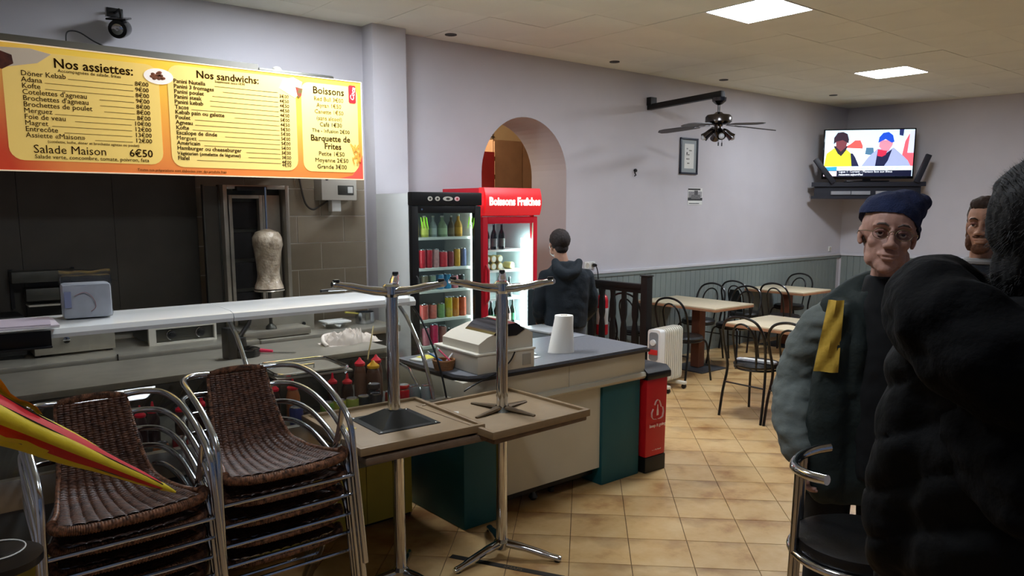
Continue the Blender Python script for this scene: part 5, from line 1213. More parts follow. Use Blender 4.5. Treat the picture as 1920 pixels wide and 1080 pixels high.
# arc length resample
d_ = [0]
for a, b_ in zip(PS, PS[1:]): d_.append(d_[-1] + math.hypot(a[0] - b_[0], a[1] - b_[1]))
def at_s(s_):
    x = s_ * d_[-1]; i = 0
    while i < len(d_) - 2 and d_[i + 1] < x: i += 1
    f_ = (x - d_[i]) / (d_[i + 1] - d_[i]); a, b_ = PS[i], PS[i + 1]
    y, z, w_ = [a[k] + (b_[k] - a[k]) * f_ for k in range(3)]
    t_ = Vector((0, b_[0] - a[0], b_[1] - a[1])).normalized()
    n_ = Vector((0, t_.z, -t_.y)); 
    if n_.y > 0.0 and n_.z <= 0: n_ = -n_
    if n_.z < 0 and abs(n_.z) > abs(n_.y): n_ = -n_
    return (y, z), w_, n_, .012
def wicker_chair(label, loc, rot, group):
    t = thing('wicker_chair', label, 'chair', loc, R(rot), group)
    g = weave_sheet(at_s, 77, 304, 11, 76, .0046)
    b = MB(); b.sheet(g)
    bmesh.ops.solidify(b.bm, geom=b.bm.faces[:], thickness=0.0)if False else None
    o = b.build('woven_back_and_seat', M['wicker'], t, fix=False)
    for p in o.data.polygons: p.use_smooth = True
    # top roll and front roll wrapped with cane
    def roll(nm, path, r, par):
        q = []; rr_ = []
        P2 = spline(path, 10)
        L = 0; out = [P2[0]]
        for a, b_ in zip(P2, P2[1:]):
            for k in range(1, 4): out.append(a + (b_ - a) * k / 3)
        rr_ = [r * (1 + .10 * (1 if i % 2 else -1)) for i in range(len(out))]
        return MB().tube(out, rr_, 10).build(nm, M['wicker2'], par)
    roll('top_roll', [(-.128, .338, .737), (-.07, .346, .750), (0, .348, .753), (.07, .346, .750), (.128, .338, .737)], .0145, t)
    roll('front_roll', [(-.235, -.155, .462), (-.228, -.19, .450), (-.15, -.208, .440), (0, -.212, .437), (.15, -.208, .440), (.228, -.19, .450), (.245, -.15, .466)], .0165, t)
    for sx in (-1, 1):
        roll('side_roll', [(sx * .235, -.15, .463), (sx * .205, -.05, .452), (sx * .180, .08, .448), (sx * .160, .175, .468), (sx * .144, .235, .535), (sx * .132, .295, .64), (sx * .122, .335, .73)], .0085, t)
        lp = [(sx * .118, .342, .745), (sx * .19, .328, .750), (sx * .244, .262, .748), (sx * .262, .13, .732), (sx * .265, -.02, .690), (sx * .266, -.12, .642), (sx * .266, -.175, .600), (sx * .268, -.20, .54), (sx * .272, -.215, .40), (sx * .278, -.235, .20), (sx * .284, -.255, 0)]
        MB().tube(spline(lp, 6), .0125, 12).build('arm_loop', M['alu'], t)
        MB().tube(spline([(sx * .262, -.13, .628), (sx * .256, -.10, .52), (sx * .252, .02, .30), (sx * .254, .20, .06), (sx * .256, .245, 0)], 5), .0115, 10).build('rear_leg', M['alu'], t)
        MB().tube([(sx * .245, -.13, .44), (sx * .19, .06, .435)], .009, 8).build('seat_side_bar', M['alu'], t)
    MB().tube([(-.27, -.205, .365), (.27, -.205, .365)], .0075, 8).build('front_bar', M['alu'], t)
    MB().tube([(-.252, .06, .26), (.252, .06, .26)], .0075, 8).build('rear_bar', M['alu'], t)
    MB().tube([(-.25, -.12, .432), (.25, -.12, .432)], .0075, 8).build('seat_bar', M['alu'], t)
    return t
PITCH = .088; DYF = .018
def stack(cx, cy, rot, n, labels, group, first, PITCH=.088):
    for k in range(n):
        z = k * PITCH
        ca, sa = math.cos(R(rot)), math.sin(R(rot)); oy = -DYF * (k - (n - 1))
        jx, jr = random.uniform(-.004, .004), random.uniform(-1.2, 1.2)
        loc = (cx - sa * oy * 1 + jx, cy + ca * oy, z)
        if first is None: first = wicker_chair(labels[k], loc, rot, group)
        else:
            c = copy_tree(first); c.location = loc; c.rotation_euler = (0, 0, R(rot + jr)); c['label'] = labels[k]; c['group'] = group
    return first
nm5 = ['bottom', 'second from bottom', 'middle', 'second from top']
f0 = stack(1.150, 2.935, 0, 5, ['%s brown wicker chair of the right-hand stack beside the tables' % q for q in nm5] + ['top brown wicker chair of the right-hand stack, empty seat facing the viewer'], 'wicker chairs in the right-hand stack', None)
stack(.585, 2.925, 0, 5, ['%s brown wicker chair of the left-hand stack' % q for q in nm5] + ['top brown wicker chair of the left-hand stack, under the folded umbrella'], 'wicker chairs in the left-hand stack', f0, .080)
# small glass on the left edge
t = thing('glass_bowl', 'edge of a clear glass dish at the bottom left corner', 'glass dish', (.17, 2.40, .86))
MB().lathe([(.02, 0), (.05, .004), (.07, .02), (.068, .022), (.045, .008), (.015, .006)], seg=28).build('dish', M['glass'], t, fix=False)
MB().tube(arc((0, 0, .021), .069, 0, 350, 30, 'xy'), .002, 6, closed=True).build('rim', M['white'], t)
MB().lathe([(.09, -.86), (.09, -.85), (.018, -.83), (.018, -.03), (.11, -.02), (.11, 0)], seg=20).build('stand', M['black'], t)

# ================================================================== FOLDED UMBRELLA
t = thing('folded_umbrella', 'folded red and yellow umbrella leaning tip down on the left-hand wicker chair stack', 'umbrella', (.70, 2.64, .845))
UR = mat('umbrella_red', (196, 30, 38), .55, var=.08, scale=20, bump=.1, bscale=80); UY = mat('umbrella_yellow', (214, 190, 40), .55, var=.08, scale=20, bump=.1, bscale=80)
ax = (Vector((.12, 2.42, 1.30)) - Vector((.70, 2.64, .845))); AL = ax.length; ax.normalize()
sx_ = ax.cross(Vector((0, 0, 1))).normalized(); sy_ = sx_.cross(ax).normalized()
def up_(s_, r_, a): return ax * s_ + (sx_ * math.cos(R(a)) + sy_ * math.sin(R(a))) * r_
def gore(nm, a0, a1, m_, bulge, flare=1.0):
    g = []
    for j in range(19):
        s_ = .05 + (AL + .05 - .05) * j / 18; f_ = j / 18
        R0 = (.010 + .056 * f_ ** .85) * flare
        row = []
        for i in range(9):
            q = i / 8; a = a0 + (a1 - a0) * q
            rr_ = R0 * (1 + bulge * math.sin(PI * q) * f_) * (1 + .05 * math.sin(j * .9))
            row.append(up_(s_, rr_, a))
        g.append(row)
    b = MB(); b.sheet(g); b.sheet([[p - (sx_ * .0008 + sy_ * .0008) for p in r_] for r_ in g]); return b.build(nm, m_, t, fix=False)
seq = [(-20, 25, UY, .25), (25, 62, UR, -.18), (62, 100, UY, .20), (100, 150, UR, -.10), (150, 196, UY, .15), (196, 232, UR, -.2), (232, 292, UY, .32), (292, 340, UR, -.15)]
for k, (a0, a1, m_, bl_) in enumerate(seq): gore('canopy_panel', a0, a1, m_, bl_)
# loose flap of the canopy hanging at the open end
g = [[up_(AL * (.72 + .30 * i / 8), .055 + .05 * (j / 5) * (i / 8) + .008 * math.sin(i * 1.3), 75 + j * 6) for i in range(9)] for j in range(6)]
b = MB(); b.sheet(g); b.build('canopy_flap', UY, t, fix=False)
g = [[up_(AL * (.66 + .36 * i / 8), .055 + .04 * (j / 5) * (i / 8) + .008 * math.sin(i * 1.7 + 1), 245 - j * 7) for i in range(9)] for j in range(6)]
b = MB(); b.sheet(g); b.build('canopy_flap', UY, t, fix=False)
MB().tube([ax * .0, ax * .06, ax * .10], [.004, .013, .015], 10).build('tip', mat('tip_yellow', (206, 186, 40), .4), t)
MB().tube([ax * .04, ax * (AL + .02)], .005, 8).build('shaft', M['chrome'], t)
for a in (25, 62, 100, 150, 232, 292, 340): MB().tube([up_(.07, .014, a), up_(AL + .04, .067, a)], .0022, 5).build('rib', M['steel_dark'], t)
MB().tube([up_(.50, .050, 80), up_(.52, .058, 60), up_(.50, .055, 40)], .004, 6).build('strap', M['black'], t)

# ================================================================== BAR STOOL
t = thing('bar_stool', 'chrome bar stool with black seat and curved chrome back rail, bottom right', 'stool', (2.164, 1.00, 0), R(24.8 - 90))
MB().lathe([(.14, .775), (.175, .785), (.185, .805), (.18, .83), (.14, .848), (.003, .852)], seg=36).build('seat', M['blackvinyl'], t)
MB().tube(arc((0, 0, .785), .190, 0, 350, 40, 'xy'), .0125, 10, closed=True).build('seat_ring', M['chrome'], t)
rail = [(.19 * math.cos(R(a)), .19 * math.sin(R(a)), 1.03 + .02 * abs(a + 180) / 62) for a in range(-118, -243, -12)]
MB().tube(spline(rail, 4), .015, 12).build('back_rail', M['chrome'], t)
for a in (205, 155):
    c_, q_ = math.cos(R(a)), math.sin(R(a))
    MB().tube(spline([(.188 * c_, .188 * q_, 1.03), (.192 * c_, .192 * q_, .80), (.20 * c_, .20 * q_, .5), (.22 * c_, .22 * q_, 0)], 4), .0125, 10).build('leg', M['chrome'], t)
for a in (25, -25):
    c_, q_ = math.cos(R(a)), math.sin(R(a))
    MB().tube(spline([(.18 * c_, .18 * q_, .775), (.21 * c_, .21 * q_, .5), (.25 * c_, .25 * q_, 0)], 4), .0125, 10).build('leg', M['chrome'], t)
MB().tube(arc((0, 0, .28), .222, 0, 350, 40, 'xy'), .010, 8, closed=True).build('foot_ring', M['chrome'], t)

# ================================================================== PEOPLE
def remesh_obj(mb_, name, material, parent, voxel=.008, smooth=2, disp=None, deform=None):
    me = bpy.data.meshes.new('tmp'); bmesh.ops.recalc_face_normals(mb_.bm, faces=mb_.bm.faces); mb_.bm.to_mesh(me); mb_.bm.free()
    o = bpy.data.objects.new('tmp', me); COL.objects.link(o)
    m_ = o.modifiers.new('r', 'REMESH'); m_.mode = 'VOXEL'; m_.voxel_size = voxel
    if smooth:
        s_ = o.modifiers.new('s', 'SMOOTH'); s_.factor = .5; s_.iterations = smooth
    bpy.context.view_layer.update()
    me2 = bpy.data.meshes.new_from_object(o.evaluated_get(bpy.context.evaluated_depsgraph_get()))
    bpy.data.objects.remove(o); bpy.data.meshes.remove(me)
    if deform:
        for v_ in me2.vertices: v_.co = deform(v_.co.copy())
    if disp:
        amp, sc, str_ = disp
        nn = [v_.normal.copy() for v_ in me2.vertices]
        for v_, n_ in zip(me2.vertices, nn):
            p = Vector((v_.co.x * sc * str_[0], v_.co.y * sc * str_[1], v_.co.z * sc * str_[2]))
            q = noise.noise(p) + .5 * noise.noise(p * 2.1)
            v_.co += n_ * (amp * q)
    for p in me2.polygons: p.use_smooth = True
    me2.name = name; me2.materials.append(material)
    o = bpy.data.objects.new(name, me2); COL.objects.link(o); o.parent = parent
    return o
def limb(mb_, pts, rad, seg=14, n=5):
    P2 = spline(pts, n); k = len(pts) - 1; rr_ = []
    for i in range(len(P2)):
        x = i / n; a = min(int(x), k - 1); f_ = x - a; rr_.append(rad[a] + (rad[a + 1] - rad[a]) * f_)
    mb_.tube(P2, rr_, seg); mb_.ball(P2[0], rr_[0], 12, 8); mb_.ball(P2[-1], rr_[-1], 12, 8); return mb_
def torso(mb_, secs, seg=28):
    """secs: (cx, cy, z, rx, ry)"""
    P2 = spline([Vector((a, b_, c)) for a, b_, c, d, e in secs], 4); W_ = spline([Vector((d, e, 0)) for a, b_, c, d, e in secs], 4)
    rings = []
    for p, q in zip(P2, W_):
        ring = []
        for k in range(seg):
            a = 2 * PI * k / seg; c_, s_ = math.cos(a), math.sin(a)
            e_ = .8; ring.append(mb_.bm.verts.new(mb_.X @ Vector((p.x + q.x * math.copysign(abs(c_) ** e_, c_), p.y + q.y * math.copysign(abs(s_) ** e_, s_), p.z))))
        rings.append(ring)
    for a, b_ in zip(rings, rings[1:]):
        for k in range(seg): mb_.bm.faces.new((a[k], a[(k + 1) % seg], b_[(k + 1) % seg], b_[k]))
    mb_.bm.faces.new(list(reversed(rings[0]))); mb_.bm.faces.new(rings[-1]); return mb_
def head_geo(mb_, H):
    """H maps head space (face towards -y, eye line z = 0) to body space"""
    def B(c, r, rot=(0, 0, 0)):
        q = bmesh.ops.create_uvsphere(mb_.bm, u_segments=18, v_segments=12, radius=1.0)
        mm = H @ Matrix.Translation(Vector(c)) @ Matrix.Rotation(R(rot[0]), 4, 'X') @ Matrix.Rotation(R(rot[1]), 4, 'Y') @ Matrix.Diagonal((*r, 1))
        for v_ in q['verts']: v_.co = mm @ v_.co
    B((0, .012, .030), (.076, .094, .084)); B((0, -.020, .035), (.066, .068, .068)); B((0, -.022, -.045), (.058, .064, .070)); B((0, -.052, -.088), (.034, .034, .030)); B((0, -.072, -.102), (.022, .018, .017))
    B((0, .04, -.05), (.056, .05, .06))
    for s_ in (-1, 1):
        B((s_ * .030, -.072, .024), (.026, .016, .009), (0, s_ * 8)); B((s_ * .036, -.052, -.024), (.024, .024, .024)); B((s_ * .036, -.022, -.072), (.022, .040, .028))
        B((s_ * .076, .012, -.008), (.007, .016, .028), (-10, 0)); B((s_ * .072, .004, -.030), (.007, .009, .010)); B((s_ * .0135, -.098, -.036), (.0095, .012, .009))
    B((0, -.083, -.002), (.010, .014, .022)); B((0, -.094, -.018), (.010, .014, .018)); B((0, -.105, -.031), (.0125, .014, .0115))
    B((0, -.080, -.060), (.030, .016, .014)); B((0, -.092, -.061), (.023, .008, .0052)); B((0, -.090, -.0725), (.021, .009, .0065))
def face_deform(Hi, H):
    def f(co):
        p = Hi @ co
        for s_ in (-1, 1):
            d2 = ((p.x - s_ * .031) / .0175) ** 2 + ((p.z - .003) / .0125) ** 2
            if p.y < -.03: p.y += .013 * math.exp(-d2)
        if p.y < -.05:
            d2 = (p.x / .024) ** 2 + ((p.z + .0668) / .0022) ** 2; p.y += .0045 * math.exp(-d2)
        return H @ p
    return f
SK = lambda nm, c: mat(nm, c, .5, var=.10, scale=60, bump=.08, bscale=180, spec=.4)
def eyes(H, parent, iris, open_=1.0, brow=None):
    for s_ in (-1, 1):
        b = MB(); b.X = H; b.ball((s_ * .031, -.0695, .002), .0108, 16, 12); e = b.build('eye', mat('eye_white', (206, 200, 194), .25), parent)
        b = MB(); b.X = H @ Matrix.Translation((s_ * .031, -.0797, .002)) @ Matrix.Rotation(R(90), 4, 'X'); b.lathe([(.0060, 0), (.0054, .0010), (.001, .0014)], seg=14); b.build('iris', iris, e)
        b = MB(); b.X = H; b.tube([(s_ * .018, -.078, .004), (s_ * .026, -.0815, .0085), (s_ * .036, -.0805, .0080), (s_ * .045, -.073, .002)], [.003, .0048, .0048, .003], 8); b.build('eyelid', brow[0], e)
        b = MB(); b.X = H; b.tube([(s_ * .012, -.090, .022), (s_ * .024, -.092, .029), (s_ * .038, -.086, .028), (s_ * .050, -.074, .020)], [.003, .0046, .0042, .0018], 7, flat=.7); b.build('eyebrow', brow[1], parent)
def hand_geo(mb_, wrist, dirv, palm, side, L=.185, curl=.35, r=.0092):
    """dirv: towards the finger tips, palm: palm normal, side: towards the thumb"""
    d, n_, s_ = Vector(dirv).normalized(), Vector(palm).normalized(), Vector(side).normalized(); w_ = Vector(wrist)
    pc = w_ + d * L * .27
    m_ = Matrix((s_, d, n_)).transposed().to_4x4()
    q = bmesh.ops.create_uvsphere(mb_.bm, u_segments=14, v_segments=10, radius=1.0)
    mm = Matrix.Translation(pc) @ m_ @ Matrix.Diagonal((.040, .054, .0175, 1))
    for v_ in q['verts']: v_.co = mm @ v_.co
    limb(mb_, [w_ - d * .03, w_, w_ + d * .03], [.026, .026, .028], 10, 3)
    for k, (off, ln) in enumerate(((.028, .070), (.0095, .080), (-.0095, .074), (-.028, .058))):
        p0 = w_ + d * L * .42 + s_ * off; pts = [p0]; ang = curl * .5; cur = p0
        for seg_ in (.46, .31, .23):
            dd = (d * math.cos(ang) + n_ * math.sin(ang)); cur = cur + dd * ln * seg_; pts.append(cur); ang += curl
        limb(mb_, pts, [r, r * .95, r * .85, r * .72], 8, 3)
    p0 = w_ + d * .028 + s_ * .026; limb(mb_, [p0, p0 + s_ * .022 + d * .024 + n_ * .006, p0 + s_ * .030 + d * .052 + n_ * .014, p0 + s_ * .028 + d * .072 + n_ * .022], [.0125, .0115, .010, .008], 8, 3)
def shoes_legs(t, hipz, hw, trous, shoe, lean=0, lw=.085, feet=None, hipx=0.0, kneeb=0):
    fl_ = feet or [(-.11, 0, -8), (.11, 0, 8)]
    b = MB(); torso(b, [(hipx, .0, hipz + .10, hw, .115), (hipx, 0, hipz, hw + .01, .13), (hipx, 0, hipz - .09, hw - .0, .12)])
    for k, (x, y, a) in enumerate(fl_):
        s_ = -1 if k == 0 else 1
        limb(b, [(hipx + s_ * .085, 0, hipz - .02), ((hipx + s_ * .09 + x) / 2, y * .5 - kneeb, hipz * .53), (x, y + .02, .10)], [lw + .008, lw - .022, lw - .030], 16, 6)
        limb(b, [(x, y + .02, .14), (x, y + .01, .075)], [lw - .030, lw - .022], 16, 3)
    tr = remesh_obj(b, 'trousers', trous, t, .010, 2, (.007, 11, (1, 1, .6)))
    for x, y, a in fl_:
        b = MB(); b.X = Matrix.Translation((x, y, 0)) @ Matrix.Rotation(R(a), 4, 'Z'); limb(b, [(0, .055, .045), (0, -.04, .048), (0, -.14, .040), (0, -.19, .034)], [.040, .044, .042, .030], 12, 4); b.box(-.044, .044, -.21, .09, .0, .025, bev=.008)
        remesh_obj(b, 'shoe', shoe, t, .008, 2, None, lambda c: Vector((c.x, c.y, max(c.z, .001))))
def Hmat(x, y, z, yaw=0, tilt=0, roll=0, sc=1.0):
    return Matrix.Translation((x, y, z)) @ Matrix.Rotation(R(yaw), 4, 'Z') @ Matrix.Rotation(R(roll), 4, 'Y') @ Matrix.Rotation(R(tilt), 4, 'X') @ Matrix.Scale(sc, 4)
def facing(x, y, extra=0): return math.atan2(y, x) - PI / 2 + R(extra)

# ---- 1: man in the beanie
px1, py1 = 2.576, 1.218
t = thing('person', 'older man in navy beanie and glasses wearing grey jacket with yellow strip', 'person', (px1, py1, 0), facing(px1, py1, 2))
H = Hmat(.048, -.06, 1.715, 4, -2, 6, 1.08)
SKN = SK('skin_older', (184, 142, 126))
b = MB(); head_geo(b, H)
limb(b, [(.05, .02, 1.46), (.06, .0, 1.55), (.066, -.02, 1.63)], [.066, .058, .056], 14, 4)
torso(b, [(.03, .03, .98, .15, .10), (.04, .03, 1.2, .15, .10), (.06, .03, 1.42, .16, .09), (.07, .03, 1.48, .09, .07)])
for s_, el, wr in ((-1, (-.205, .03, 1.18), (-.185, -.13, .98)), (1, (.30, .05, 1.18), (.33, -.03, .95))):
    limb(b, [(.065 + s_ * .17, .03, 1.42), el, wr], [.05, .042, .028], 12, 5)
hand_geo(b, (-.183, -.135, .975), (.12, -.35, -1), (.9, .1, .1), (0, -1, .2), curl=.55)
hand_geo(b, (.33, -.032, .945), (-.1, -.3, -1), (-.9, .1, .1), (0, -1, .2), curl=.5)
body = remesh_obj(b, 'body', SKN, t, .0042, 3, None, face_deform(H.inverted(), H))
GREYB = mat('grey_brow', (92, 82, 78), .8); eyes(H, t, mat('iris_brown', (50, 34, 26), .2), brow=(mat('lid_older', (150, 104, 92), .6), GREYB))
b = MB(); b.X = H
for s_ in (-1, 1): b.tube([(s_ * .0 + .031 * s_ + .022 * math.cos(a * PI / 12), -.098 + .004 * abs(math.cos(a * PI / 12)), -.001 + .0165 * math.sin(a * PI / 12)) for a in range(24)], .0011, 6, closed=True)
b.tube([(-.010, -.099, .004), (0, -.101, .007), (.010, -.099, .004)], .0012, 6)
for s_ in (-1, 1): b.tube([(s_ * .053, -.094, .002), (s_ * .070, -.075, .004), (s_ * .082, .0, .003), (s_ * .083, .02, -.006)], .0012, 6)
gl_ = b.build('spectacles', mat('spectacle_metal', (150, 140, 120), .25, .9), t)
for s_ in (-1, 1):
    b = MB(); b.X = H; b.prism([(s_ * .031 + .021 * math.cos(a * PI / 12), -.001 + .0155 * math.sin(a * PI / 12)) for a in range(24)], -.0985, -.0978, 'y'); b.build('lens', glass_mat('lens_glass', (.90, .90, .92), .03), gl_, smooth=False)
b = MB(); b.X = H; b.ball((0, -.0865, -.0668), (.019, .007, .0042), 14, 8); b.build('lips', mat('lips_dark', (70, 36, 34), .5), t)
# stubble: fine short bristles
b = MB(); rs = random.Random(3); Hi = H.inverted(); k = 0
vs = [v_ for v_ in body.data.vertices]
for _ in range(9000):
    v_ = rs.choice(vs); p = Hi @ v_.co
    if not (-.115 < p.z < -.045 and p.y < .0 and abs(p.x) < .08): continue
    if abs(p.x) < .026 and -.078 < p.z < -.056: continue
    q = H @ (p + Vector((rs.uniform(-.002, .002), 0, rs.uniform(-.002, .002)))); n_ = v_.normal
    a = q + n_ * .0032 + Vector((0, 0, -.0022)); s2 = Vector((.0005, 0, 0))
    b.bm.faces.new([b.bm.verts.new(q - s2), b.bm.verts.new(q + s2), b.bm.verts.new(a)]); k += 1
o = b.build('stubble', mat('stubble_grey', (150, 140, 134), .8), t, fix=False, smooth=False); o['kind'] = 'stuff'
b = MB(); b.X = H
for s_ in (-1, 1): b.ball((s_ * .062, .03, -.008), (.012, .035, .026), 14, 10)
b.ball((0, .06, -.02), (.062, .042, .045), 18, 12)
remesh_obj(b, 'hair', mat('hair_grey', (104, 98, 94), .85, var=.3, scale=80), t, .005, 1, (.003, 60, (1, 1, 1)))
# beanie: leaning to the viewer's right, loose peak
b = MB(); b.X = H @ Matrix.Rotation(R(10), 4, 'Y')
b.ball((0, .018, .060), (.088, .103, .070), 26, 16); b.ball((.022, .03, .085), (.075, .085, .062), 22, 14); b.ball((.040, .04, .112), (.045, .05, .034), 16, 12)
b.lathe([(.088, .0), (.093, .015), (.090, .040), (.08, .05)], c=(0, 0, 0), seg=24)
for v_ in b.bm.verts: pass
def hatd(c):
    p = Hi @ c
    lo = .057 + .10 * max(0, -p.y - .02) - .50 * max(0, p.y) - .55 * max(0, p.x - .02)
    if p.z < lo: p.z = lo
    return H @ p
NAVY = mat('knit_navy', (26, 38, 74), .9, var=.2, scale=30, bump=.5, bscale=220)
hb = MB(); hb.X = H
hb.ball((0, .018, .055), (.089, .104, .076), 26, 16); hb.ball((.035, .03, .085), (.066, .080, .055), 22, 14); hb.ball((.078, .045, .104), (.034, .046, .028), 16, 12); hb.ball((.055, .05, .01), (.042, .06, .055), 16, 12)
remesh_obj(hb, 'beanie', NAVY, t, .005, 3, (.004, 22, (1, 1, 1.4)), hatd); b.bm.free()
JG = mat('jacket_grey_green', (104, 112, 108), .8, var=.15, scale=7, bump=.3, bscale=50); JD = mat('jacket_dark_green', (30, 42, 40), .8, var=.2, scale=6, bump=.3, bscale=50)
b = MB(); torso(b, [(.0, .02, .80, .185, .15), (.01, .02, .95, .19, .155), (.03, .02, 1.15, .195, .16), (.05, .02, 1.32, .205, .150), (.045, .02, 1.43, .19, .12), (.045, .01, 1.50, .12, .095), (.05, .0, 1.53, .095, .085)])
limb(b, [(.21, .02, 1.43), (.30, .05, 1.19), (.34, -.02, .97)], [.075, .072, .058], 16, 6)
limb(b, [(-.06, -.08, 1.45), (-.09, -.10, 1.34), (-.10, -.10, 1.10), (-.10, -.09, .86)], [.04, .058, .072, .074], 14, 6)
limb(b, [(-.10, .0, 1.46), (-.02, .05, 1.52), (.06, .08, 1.54), (.17, .03, 1.49)], [.046, .052, .052, .044], 14, 5)
limb(b, [(-.09, -.01, 1.465), (-.045, -.075, 1.45), (-.02, -.12, 1.34), (-.03, -.13, 1.2)], [.042, .038, .028, .022], 14, 5)
remesh_obj(b, 'jacket', JD, t, .009, 6, (.012, 9, (1, 1, .8)))
b = MB(); limb(b, [(-.09, .02, 1.435), (-.155, .03, 1.36), (-.205, .035, 1.19), (-.205, -.05, 1.08), (-.188, -.115, .985)], [.070, .078, .080, .076, .060], 18, 6); 
remesh_obj(b, 'left_sleeve', JG, t, .008, 3, (.012, 13, (1, 1, 1.6)))
b = MB(); torso(b, [(.06, -.065, .90, .085, .10), (.06, -.06, 1.25, .085, .10), (.055, -.045, 1.42, .08, .085), (.055, -.01, 1.54, .075, .075), (.06, -.005, 1.575, .068, .066)])
remesh_obj(b, 'black_sweater', mat('black_knit', (14, 16, 18), .9, var=.2), t, .009, 3, (.006, 14, (1, 1, 1)))
b = MB(); g = []
for j in range(15):
    f_ = j / 14; z = 1.50 - .235 * f_; w_ = .024 + .014 * f_; cx_ = -.095 - .020 * f_; g.append([(cx_ + w_ * (i / 4 - 1), -.150 - .032 * f_ ** .6 + .006 * math.sin(j * .8 + i) + .010 * abs(i / 4 - 1), z) for i in range(9)])
b.sheet(g); b.sheet([[(x, y + .004, z) for x, y, z in r_] for r_ in g]); b.build('yellow_strip', mat('strip_yellow', (206, 168, 60), .75, var=.12, scale=20, bump=.2), t, fix=False)
BT = mat('black_trousers', (15, 16, 18), .85, var=.2, scale=8)
shoes_legs(t, .92, .155, BT, M['black'], feet=[(-.10, .02, -8), (.10, .05, 8)])

# ---- 2: man seen from behind near the arch
px2, py2 = 4.29, 4.50
t = thing('person', 'man seen from behind in dark navy hoodie and grey jeans near the arch', 'person', (px2, py2, 0), facing(px2, py2, 180 + 14))
SK2 = SK('skin_back_man', (176, 134, 112))
H = Hmat(-.055 * -1, -.03, 1.515, 12, -6, 0, 1.0)
b = MB(); head_geo(b, H); limb(b, [(0, .02, 1.28), (.03, .01, 1.36), (.05, 0, 1.44)], [.06, .054, .052], 14, 4)
torso(b, [(0, .02, .86, .14, .10), (0, .02, 1.05, .14, .10), (0, .02, 1.25, .15, .09), (0, .02, 1.31, .08, .06)])
for s_ in (-1, 1):
    limb(b, [(s_ * .17, .02, 1.24), (s_ * .215, .0, 1.0), (s_ * .18, -.14, .86)], [.045, .04, .027], 12, 5)
    hand_geo(b, (s_ * .18, -.145, .858), (-s_ * .2, -1, -.2), (0, .2, -1), (-s_, 0, 0), curl=.4)
remesh_obj(b, 'body', SK2, t, .0055, 3, None, face_deform(H.inverted(), H))
eyes(H, t, mat('iris_brown', (50, 34, 26), .2), brow=(mat('lid_older', (150, 104, 92), .6), mat('hair_dark', (38, 30, 28), .8)))
b = MB(); b.X = H; b.ball((0, .024, .034), (.085, .094, .089), 24, 16); b.ball((0, .065, -.03), (.058, .040, .045), 16, 12)
Hi2 = H.inverted(); H2_ = H.copy()
def haird(c):
    p = Hi2 @ c
    lim = -.045 - max(0, p.z - .045) * 1.0
    if p.y < lim: p.y = lim
    if p.z > .07 and p.y > -.02: 
        d_ = math.hypot(p.x, p.y - .045); p.z -= max(0, (.030 - d_)) * .42
    return H2_ @ p
remesh_obj(b, 'hair', mat('hair_dark_short', (44, 36, 34), .8, var=.3, scale=60), t, .005, 1, (.0025, 70, (1, 1, 1)), haird)
b = MB(); b.X = H; b.ball((.0, .060, .074), (.030, .028, .028), 16, 12); b.build('bald_patch', mat('scalp', (92, 80, 76), .5, var=.3, scale=80), t)
HD = mat('hoodie_navy', (18, 28, 36), .85, var=.15, scale=8, bump=.3, bscale=60)
b = MB(); torso(b, [(0, .02, .84, .165, .125), (0, .02, .95, .175, .13), (0, .02, 1.1, .185, .13), (0, .02, 1.25, .195, .115), (.01, .02, 1.33, .13, .09), (.02, .02, 1.375, .085, .075)])
for s_ in (-1, 1): limb(b, [(s_ * .165, .02, 1.25), (s_ * .225, .01, 1.02), (s_ * .185, -.12, .875)], [.064, .056, .042], 14, 5)
limb(b, [(-.09, .06, 1.36), (-.05, .12, 1.30), (.02, .14, 1.27), (.09, .11, 1.31), (.10, .05, 1.37)], [.036, .042, .046, .042, .034], 14, 4)
remesh_obj(b, 'hoodie', HD, t, .008, 3, (.010, 10, (1, 1, 1)))
shoes_legs(t, .84, .15, mat('grey_jeans', (74, 82, 92), .8, var=.2, scale=6), M['black'], lw=.082)

# ---- 3: foreground figure from behind in a black padded jacket
px3, py3 = 1.374, .32
t = thing('person', 'person from behind in a black quilted jacket, dark hair, close at the right edge', 'person', (px3, py3, 0), facing(px3, py3, 180))
H = Hmat(.036, -.03, 1.765, -10, -4, 0, 1.04)
b = MB(); head_geo(b, H); limb(b, [(.01, .02, 1.5), (.025, .01, 1.60), (.035, 0, 1.69)], [.066, .06, .056], 14, 4)
torso(b, [(0, .02, 1.0, .15, .10), (0, .02, 1.25, .16, .10), (0, .02, 1.48, .16, .09), (0, .02, 1.54, .08, .06)])
for s_ in (-1, 1):
    limb(b, [(s_ * .18, .02, 1.49), (s_ * .22, .0, 1.2), (s_ * .18, -.18, 1.04)], [.045, .04, .027], 12, 5)
    hand_geo(b, (s_ * .18, -.185, 1.038), (-s_ * .2, -1, -.2), (0, .2, -1), (-s_, 0, 0), curl=.6)
remesh_obj(b, 'body', SK('skin_front', (180, 140, 120)), t, .0055, 3, None, face_deform(H.inverted(), H))
eyes(H, t, mat('iris_brown', (50, 34, 26), .2), brow=(mat('lid_older', (150, 104, 92), .6), mat('hair_dark', (38, 30, 28), .8)))
b = MB(); b.X = H; b.ball((0, .035, .025), (.094, .098, .095), 26, 18); b.ball((0, .06, -.05), (.078, .062, .075), 20, 14); b.ball((0, .05, -.10), (.060, .045, .05), 20, 14)
Hi3 = H.inverted(); H3_ = H.copy()
def haird3(c):
    p = Hi3 @ c
    if p.y < -.05: p.y = -.05
    return H3_ @ p
HB = mat('hair_black_brown', (20, 18, 17), .75, var=.4, scale=50)
hair = remesh_obj(b, 'hair', HB, t, .005, 1, (.006, 40, (1, 1, .6)), haird3)
